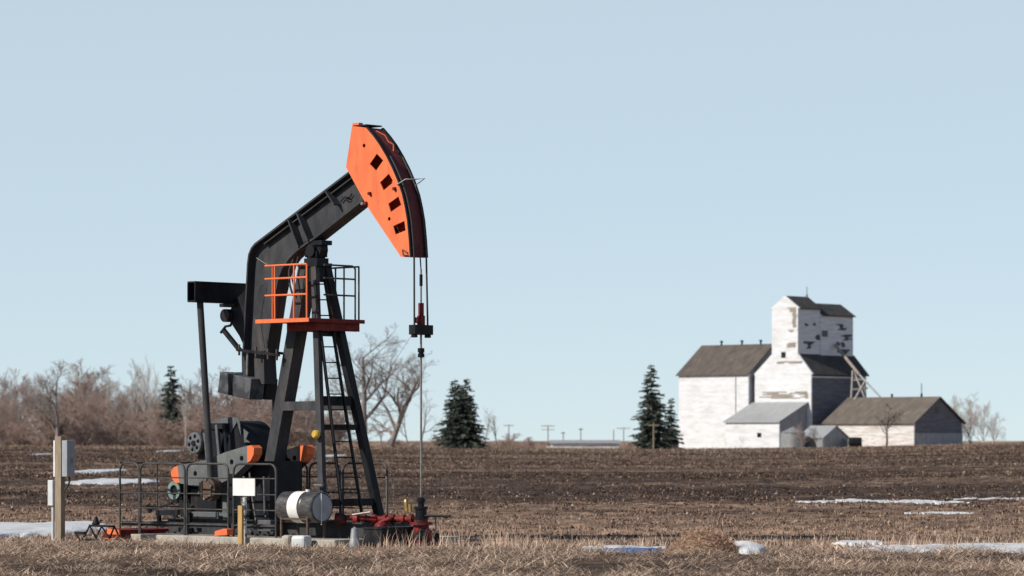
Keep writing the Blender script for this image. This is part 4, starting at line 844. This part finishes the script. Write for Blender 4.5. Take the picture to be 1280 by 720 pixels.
# bridle, carrier bar and polished rod
uf = arc[-1][0] + .045; zl = arc[-1][1]; cb = atu(526, 412, uf + .02); zc_ = cb.z; vc = cb.y * 0
for s in (-1, 1):
    pts = [(x + .045, s * .15, z) for x, z in arc[3:]] + [(uf + .02, s * .165, zc_ + .05)]
    MB().tube(pts, .017, 6).build('bridle_rope', M['rope'], pj)
MB().tube([(uf - .02, 0, zl + .25), (uf + .02, 0, zl - .25), (uf + .02, 0, zc_ + .4)], .012, 6).build('centre_rope', M['rope'], pj)
MB().box(uf - .06, uf + .10, -.225, .225, zc_ - .09, zc_ + .08).box(uf - .03, uf + .07, -.2, -.13, zc_ - .14, zc_ - .09).box(uf - .03, uf + .07, .13, .2, zc_ - .14, zc_ - .09).build('carrier_bar', M['black'], pj, bevel=.01)
MB().lathe((uf + .02, 0, zc_ + .08), (uf + .02, 0, zc_ + 1), [(0, 0), (0, .07), (.16, .07), (.16, .05), (.38, .05), (.38, .0)], 14).build('rod_clamp', M['darkred'], pj)
MB().lathe((uf + .02, -.06, zc_ + .16), (uf + .02, -.14, zc_ + .16), [(0, .05), (.08, .05), (.08, 0)], 12).build('clamp_bolt', M['red'], pj)
MB().tube([(uf + .02, 0, zc_ + 1.05), (uf + .02, 0, zc_ + .46)], .016, 8).build('upper_rod', M['steel'], pj)
MB().tube([(uf + .02, 0, zl - .3), (uf + .02, 0, zl - .5)], .028, 8).build('rope_socket', M['black'], pj)
zw = at(529, 630, 0).z
MB().tube([(uf + .02, 0, zc_ + .46), (uf + .02, 0, zw - .1)], .019, 10).build('polished_rod', M['steel'], pj)
z_ = atu(527, 441, uf).z; MB().lathe((uf + .02, 0, z_ - .08), (uf + .02, 0, z_ + .08), [(0, 0), (0, .06), (.06, .06), (.06, .045), (.09, .045), (.09, .06), (.16, .06), (.16, 0)], 12).build('rod_stop', M['black'], pj)
MB().tube([(uf - .03, -.18, zc_ - .1), (uf - .22, -.36, zc_ - .5), (uf - .3, -.5, zc_ - .75)], .003, 5).build('loose_wire', M['rope'], pj)

# ------------------------------------------------------------------ wellhead and flow line
uw = uf + .02
wh = thing('wellhead', 'red and black wellhead with stuffing box under the polished rod', 'wellhead', J.w(uw, 0), J.rz)
MB().lathe((0, 0, 0), (0, 0, 1), [(-.05, .26), (.10, .26), (.10, .20), (.26, .20), (.30, .14), (.36, .14)], 20).build('casing_head', M['red'], wh)
MB().lathe((0, 0, .36), (0, 0, 1), [(0, .20), (.05, .20), (.05, .12), (.10, .12)], 20).build('lower_flange', M['red'], wh)
MB().lathe((0, 0, .46), (0, 0, 1), [(0, .12), (.0, .13), (.04, .13), (.04, .10), (.18, .10), (.18, .12), (.22, .12), (.22, .055), (.30, .055), (.30, .075), (.35, .075), (.38, .035), (.38, 0)], 18).build('stuffing_box', M['black'], wh)
MB().tube([(-.20, 0, .14), (.24, -.18, .20)], .09, 12).tube([(-.1, -.3, .14), (.1, .3, .14)], .08, 12).build('side_valve', M['black'], wh)
MB().lathe((-.2, -.16, .10), (-.2, -.26, .10), [(0, .12), (.08, .12), (.10, .08), (.10, 0)], 16).build('valve_flange', M['red'], wh)
MB().tube([(.1, 0, .52), (.48, .06, .52), (.62, .08, .52)], .022, 8).build('lever', M['black'], wh)
MB().tube([(.30, .04, .50), (.31, .05, .3), (.26, .0, .12)], .014, 6).build('hose', M['rope'], wh)
MB().lathe((-.24, -.10, .60), (-.28, -.10, .85), [(0, .0), (0, .045), (.16, .045), (.2, .03), (.2, 0)], 12).build('bleed_valve', M['brass'], wh)
MB().lathe((-.12, -.14, .58), (-.14, -.14, .85), [(0, .0), (0, .035), (.14, .035), (.14, 0)], 12).build('gauge', M['brass'], wh)
fl = thing('flow_line', 'red valved pipe running from the wellhead towards the derrick', 'pipe', J.w(uw, 0), J.rz)
zp = .46; q0 = atu(452, 655, .9)
MB().tube([(-.17, 0, zp), (-.9, -.22, zp - .01), (-1.15, -.30, zp - .02)], .055, 12).build('pipe', M['darkred'], fl)
b = MB()
for t_ in (.05, .2, .4, .55, .75, .95):
    p = Vector((-.17, 0, zp)).lerp(Vector((-1.15, -.30, zp - .02)), t_); d_ = Vector((-.98, -.30, -.02)).normalized(); b.tube([p - d_ * .03, p + d_ * .03], .085, 12)
b.build('coupling', M['darkred'], fl)
vx, vy = -.62, -.36
MB().tube([(vx + .1, vy + .15, zp), (vx, vy, zp - .05), (vx, vy, .02)], .05, 12).build('riser', M['red'], fl)
MB().lathe((vx, vy, .19), (vx, vy, .5), [(0, .06), (.02, .11), (.10, .13), (.18, .11), (.22, .06)], 16).build('valve_body', M['red'], fl)
MB().lathe((vx, vy, -.02), (vx, vy, .5), [(0, .13), (.05, .13), (.05, .07), (.1, .07)], 16).build('base_flange', M['red'], fl)
MB().tube([(vx - .05, vy - .05, zp), (vx - .55, vy - .30, zp + .02)], .045, 12).lathe((vx - .72, vy - .42, zp), (vx - .52, vy - .30, zp), [(0, .03), (.02, .10), (.12, .12), (.2, .06)], 14).lathe((vx - .42, vy - .24, zp), (vx - .34, vy - .2, zp), [(0, .05), (.0, .1), (.08, .1), (.08, .05)], 14).build('valve', M['red'], fl)
MB().tube([(vx - .40, vy - .30, zp + .07), (vx - .05, vy - .2, zp + .12)], .022, 8).build('handle', M['steel'], fl)
mk = J.w(1.9, .25); t = thing('marker_rod', 'thin bare steel rod standing behind the flow line', 'rod', J.w(*[(atu(483, 660, 1.75)).x, atu(483, 660, 1.75).y], 0), J.rz)
MB().tube([(0, 0, -.05), (.0, .0, 1.15)], .010, 6).build('rod', M['steel'], t); MB().lathe((0, 0, 1.15), (0, 0, 1.3), [(0, .016), (.04, .016), (.04, 0)], 8).build('cap', M['steel'], t)
t = thing('cellar_box', 'dark low steel cellar box behind the red flow line', 'box', J.w(2.14, -.1), J.rz); MB().box(.0, .45, -.75, .35, .0, .30).build('body', M['black'], t); MB().box(-.02, .47, -.77, .37, .30, .33).build('lid', M['black'], t)
pc = atu(433, 684, 2.1); t = thing('vent_pipe', 'short silver cone-capped vent pipe in front of the slab corner', 'pipe', J.w(2.35, pc.y - .05), J.rz)
MB().lathe((0, 0, -.05), (0, 0, 1), [(0, .11), (.08, .10), (.2, .075), (.36, .055), (.40, .0)], 16).build('cone', M['galv'], t)

# ------------------------------------------------------------------ tank, blocks, sign, stake, guard fence
tc0 = at(380, 634, -1.15); t = thing('steel_drum', 'horizontal black drum with a white band on a low stand', 'drum', J.w(tc0.x, -1.15), J.rz); zt_ = tc0.z
dr_ = MB().lathe((-.46, 0, zt_), (.46, 0, zt_), [(0, 0), (0, .24), (.02, .272), (.30, .27), (.31, .276), (.33, .27), (.60, .27), (.61, .276), (.63, .27), (.90, .272), (.92, .25), (.905, .24), (.905, 0)], 40).build('shell', M['drum'], t)
MB().lathe((-.46, 0, zt_), (.46, 0, zt_), [(.31, .2775), (.56, .2785)], 40).build('white_band', M['white'], dr_)
MB().lathe((.455, 0, zt_), (.47, 0, zt_), [(0, .235), (.004, .235), (.004, 0)], 32).build('end_disc', M['boxgrey'], dr_)
MB().tube([(.49, -.05, zt_ + .25), (.49, -.05, zt_ - .3)], .010, 6).build('sight_tube', M['conduit'], dr_)
MB().lathe((.1, 0, zt_ + .26), (.1, 0, zt_ + .4), [(0, .04), (.05, .04), (.05, 0)], 10).build('bung', M['white'], dr_)
b = MB()
for x in (-.36, .30):
    for y in (-.2, .2): b.bar((x, y, .121), (x, y, zt_ - .16), .035, .035, up=(1, 0, 0))
    b.bar((x, -.2, zt_ - .22), (x, .2, zt_ - .22), .035, .05)
for y in (-.2, .2): b.bar((-.36, y, zt_ - .2), (.30, y, zt_ - .2), .03, .03)
b.build('stand', M['rust'], t)
for k, (px, sx, lab) in enumerate(((362, .16, 'narrow pale concrete block in front of the banded drum'), (377, .24, 'wider pale rounded concrete block beside the narrow block before the drum'))):
    p = at(px, 683, -1.72); o = MB().box(-sx / 2 * 1.2, sx / 2 * 1.2, -.13, .13, -.06, .19).build('concrete_block', M['conduit'] if k else M['concrete'], None, bevel=.05); o.location = J.w(p.x, -1.72); o.rotation_euler = (0, 0, J.rz + .2 * k); tag(o, lab, 'block')
VF = -1.30
fe = thing('guard_fence', 'black pipe guard fence with rounded panels along the near side of the pumpjack', 'fence', J.o, J.rz)
zrow = lambda v: [at(300, y, v).z for y in (580, 598, 618, 637.5, 657)]
def panel(parent, x0, x1, v, name='panel', n=4, zb=.12):
    z = zrow(VF); zt_ = z[0]; r_ = min(.14, (x1 - x0) * .3); b = MB(); pts = [(x0, v, zb), (x0, v, zt_ - r_)] + [(x0 + r_ - r_ * math.cos(a), v, zt_ - r_ + r_ * math.sin(a)) for a in (R(30), R(60), R(90))] + [(x1 - r_ + r_ * math.sin(a), v, zt_ - r_ + r_ * math.cos(a)) for a in (0, R(30), R(60), R(90))] + [(x1, v, zb)]
    b.tube(pts, .020, 8)
    for q in z[1:1 + n]: b.tube([(x0, v, q), (x1, v, q)], .014, 6)
    return b.build(name, M['pipe'], parent)
ux = lambda px: at(px, 620, VF).x
for a, c in ((150, 174), (175.5, 231), (233.5, 285.5), (292, 345)): panel(fe, ux(a), ux(c), VF)
b = MB()
for q in zrow(VF)[1:]: b.tube([(ux(150), VF, q), (ux(150), 1.35, q)], .012, 6)
for y in (-.4, .5, 1.35): b.tube([(ux(150), y, .0), (ux(150), y, zrow(VF)[0])], .016, 6)
b.tube([(ux(150), VF, zrow(VF)[0]), (ux(150), 1.35, zrow(VF)[0])], .016, 6); b.build('end_panel', M['pipe'], fe)
MB().bar((ux(150), VF + .06, at(300, 658, VF).z), (ux(345), VF + .06, at(300, 658, VF).z), .05, .09).build('kick_rail', M['beam'], fe)
fb_ = thing('guard_fence', 'black pipe guard fence behind the pumpjack seen past the derrick legs', 'fence', J.o, J.rz)
uy = lambda px: at(px, 620, 1.35).x
x_ = ux(150) + .05
for k in range(4): panel(fb_, x_ + k * (uy(350) - x_) / 4, x_ + (k + 1) * (uy(350) - x_) / 4 - .03, 1.35)
for a, c in ((354, 384), (387, 425), (429, 484)): panel(fb_, uy(a), uy(c), 1.35)
s0_, s1_ = at(292, 598, VF - .03), at(319.5, 620, VF - .03); sg = thing('blank_sign', 'blank white rectangular sign hung on the guard fence', 'sign', J.w(s0_.x, VF - .04), J.rz)
MB().box(0, s1_.x - s0_.x, -.012, .012, s1_.z, s0_.z).build('board', M['white'], sg, bevel=.004); MB().bar((.24, .035, s1_.z + .05), (.24, .035, s0_.z + .04), .02, .02).build('bracket', M['steel'], sg)
p = at(306, 640, VF - .15); o = thing('bollard_pipe', 'peeling white upright pipe below the blank sign', 'pipe', J.w(p.x, VF - .16), J.rz); M['peelpipe'] = mat('peeling_white', (.75, .75, .73), (.06, .06, .06), 7, .6, lo=.5, hi=.54)
MB().tube([(0, 0, .0), (0, 0, at(306, 621, VF - .16).z)], .045, 12).build('tube', M['peelpipe'], o)
p = at(301, 679, -1.62); o = MB().box(-.055, .055, -.025, .025, -.1, at(301, 632, -1.62).z).build('wooden_stake', M['stake'], None, bevel=.006); o.location = J.w(p.x, -1.62); o.rotation_euler = (0, 0, J.rz); tag(o, 'yellowish wooden survey stake in front of the blank sign', 'stake')
p = at(280, 667, -1.4); o = MB().prism([(-.17, -.04), (.17, -.01), (.16, .09), (.07, .10), (-.16, .05)], -.08, .08).build('orange_weight', M['orange'], None, bevel=.01); o.location = J.w(p.x, -1.40, .162); o.rotation_euler = (0, 0, J.rz); tag(o, 'small orange steel weight lying on the slab below the fence', 'weight')
# orange weight and black truss on the ground at the left
p = at(138, 674, -1.75); wt = thing('spare_counterweight', 'large orange spare counterweight with a shade-darkened body lying left of the guard fence', 'counterweight', J.w(p.x, -1.75), J.rz)
MB().prism([(-.26, .0), (.27, .0), (.24, .20), (-.12, .22)], 0, .03).build('end_face', M['orange'], wt); MB().prism([(-.24, 0), (.265, 0), (.235, .195), (-.12, .215)], .03, 1.35).build('body', M['darkred'], wt)  # orange body coloured dark red, its shaded side painted in
p = at(118, 678, -2.0); ts = thing('steel_trestle', 'low black steel truss frame before the spare counterweight', 'trestle', J.w(p.x, -2.0), J.rz)
b = MB(); e = [at(x, y, -2.0) - Vector((p.x, 0, 0)) for x, y in ((94, 666), (100, 675), (106, 670), (112, 657), (120, 673), (127, 658), (137, 673), (143, 658), (150, 673))]
for k in range(len(e) - 1):
    b.bar((e[k].x, 0, e[k].z), (e[k + 1].x, 0, e[k + 1].z), .022, .022); 
b.bar((e[3].x, 0, e[3].z), (e[7].x, 0, e[7].z), .04, .04); b.bar((e[1].x, 0, e[1].z), (e[8].x, 0, e[1].z + .02), .05, .05); b.bar((e[0].x, 0, e[0].z), (e[2].x, 0, e[0].z), .05, .05)
b.build('frame', M['black'], ts)
q = at(120, 651, -1.9) - Vector((p.x, 0, 0)); MB().lathe((q.x, .1, q.z - .09), (q.x, .1, q.z + .1), [(0, 0), (0, .05), (.04, .08), (.09, .05), (.15, .03), (.18, 0)], 12).build('fitting', M['black'], ts)

# ------------------------------------------------------------------ utility post with boxes
p = at(75, 678, -3.06); up = thing('service_post', 'square weathered wooden service post carrying electrical boxes', 'post', J.w(p.x, -3.06), J.rz)
K = lambda px, py, v: at(px, py, v) - Vector((p.x, -3.06 + 0, 0)) * 1
zt_ = at(75, 545.5, -3.06).z; MB().box(-.085, .085, -.05, .05, -.2, zt_).build('timber', M['wood'], up, bevel=.006)
z0, z1 = at(90, 596, -3.06).z, at(90, 550.5, -3.06).z; bx = MB().box(.11, .255, -.05, .13, z0, z1).build('switch_box', M['boxgrey'], up, bevel=.01)
MB().box(.085, .11, -.03, .03, z0 + .15, z0 + .2).box(.085, .11, -.03, .03, z1 - .2, z1 - .15).build('bracket', M['steel'], up)
MB().box(.259, .267, .04, .09, (z0 + z1) / 2 - .08, (z0 + z1) / 2 + .02).build('latch', M['steel'], bx)
MB().box(-.125, -.088, -.05, .10, z0, z1 + .0).build('back_board', M['white'], up)
z2, z3 = at(67, 632, -3.06).z, at(67, 600, -3.06).z; MB().box(-.24, -.10, -.09, .06, z2, z3).build('meter_box', M['conduit'], up, bevel=.01)
MB().tube([(-.17, -.02, -.1), (-.17, -.02, z2)], .028, 10).build('conduit', M['conduit'], up)
MB().tube([(.2, .05, z0), (.2, .05, z0 - .1), (.15, .03, z0 - .2), (.1, .01, z0 - .25)], .016, 8).build('cable', M['rope'], up)
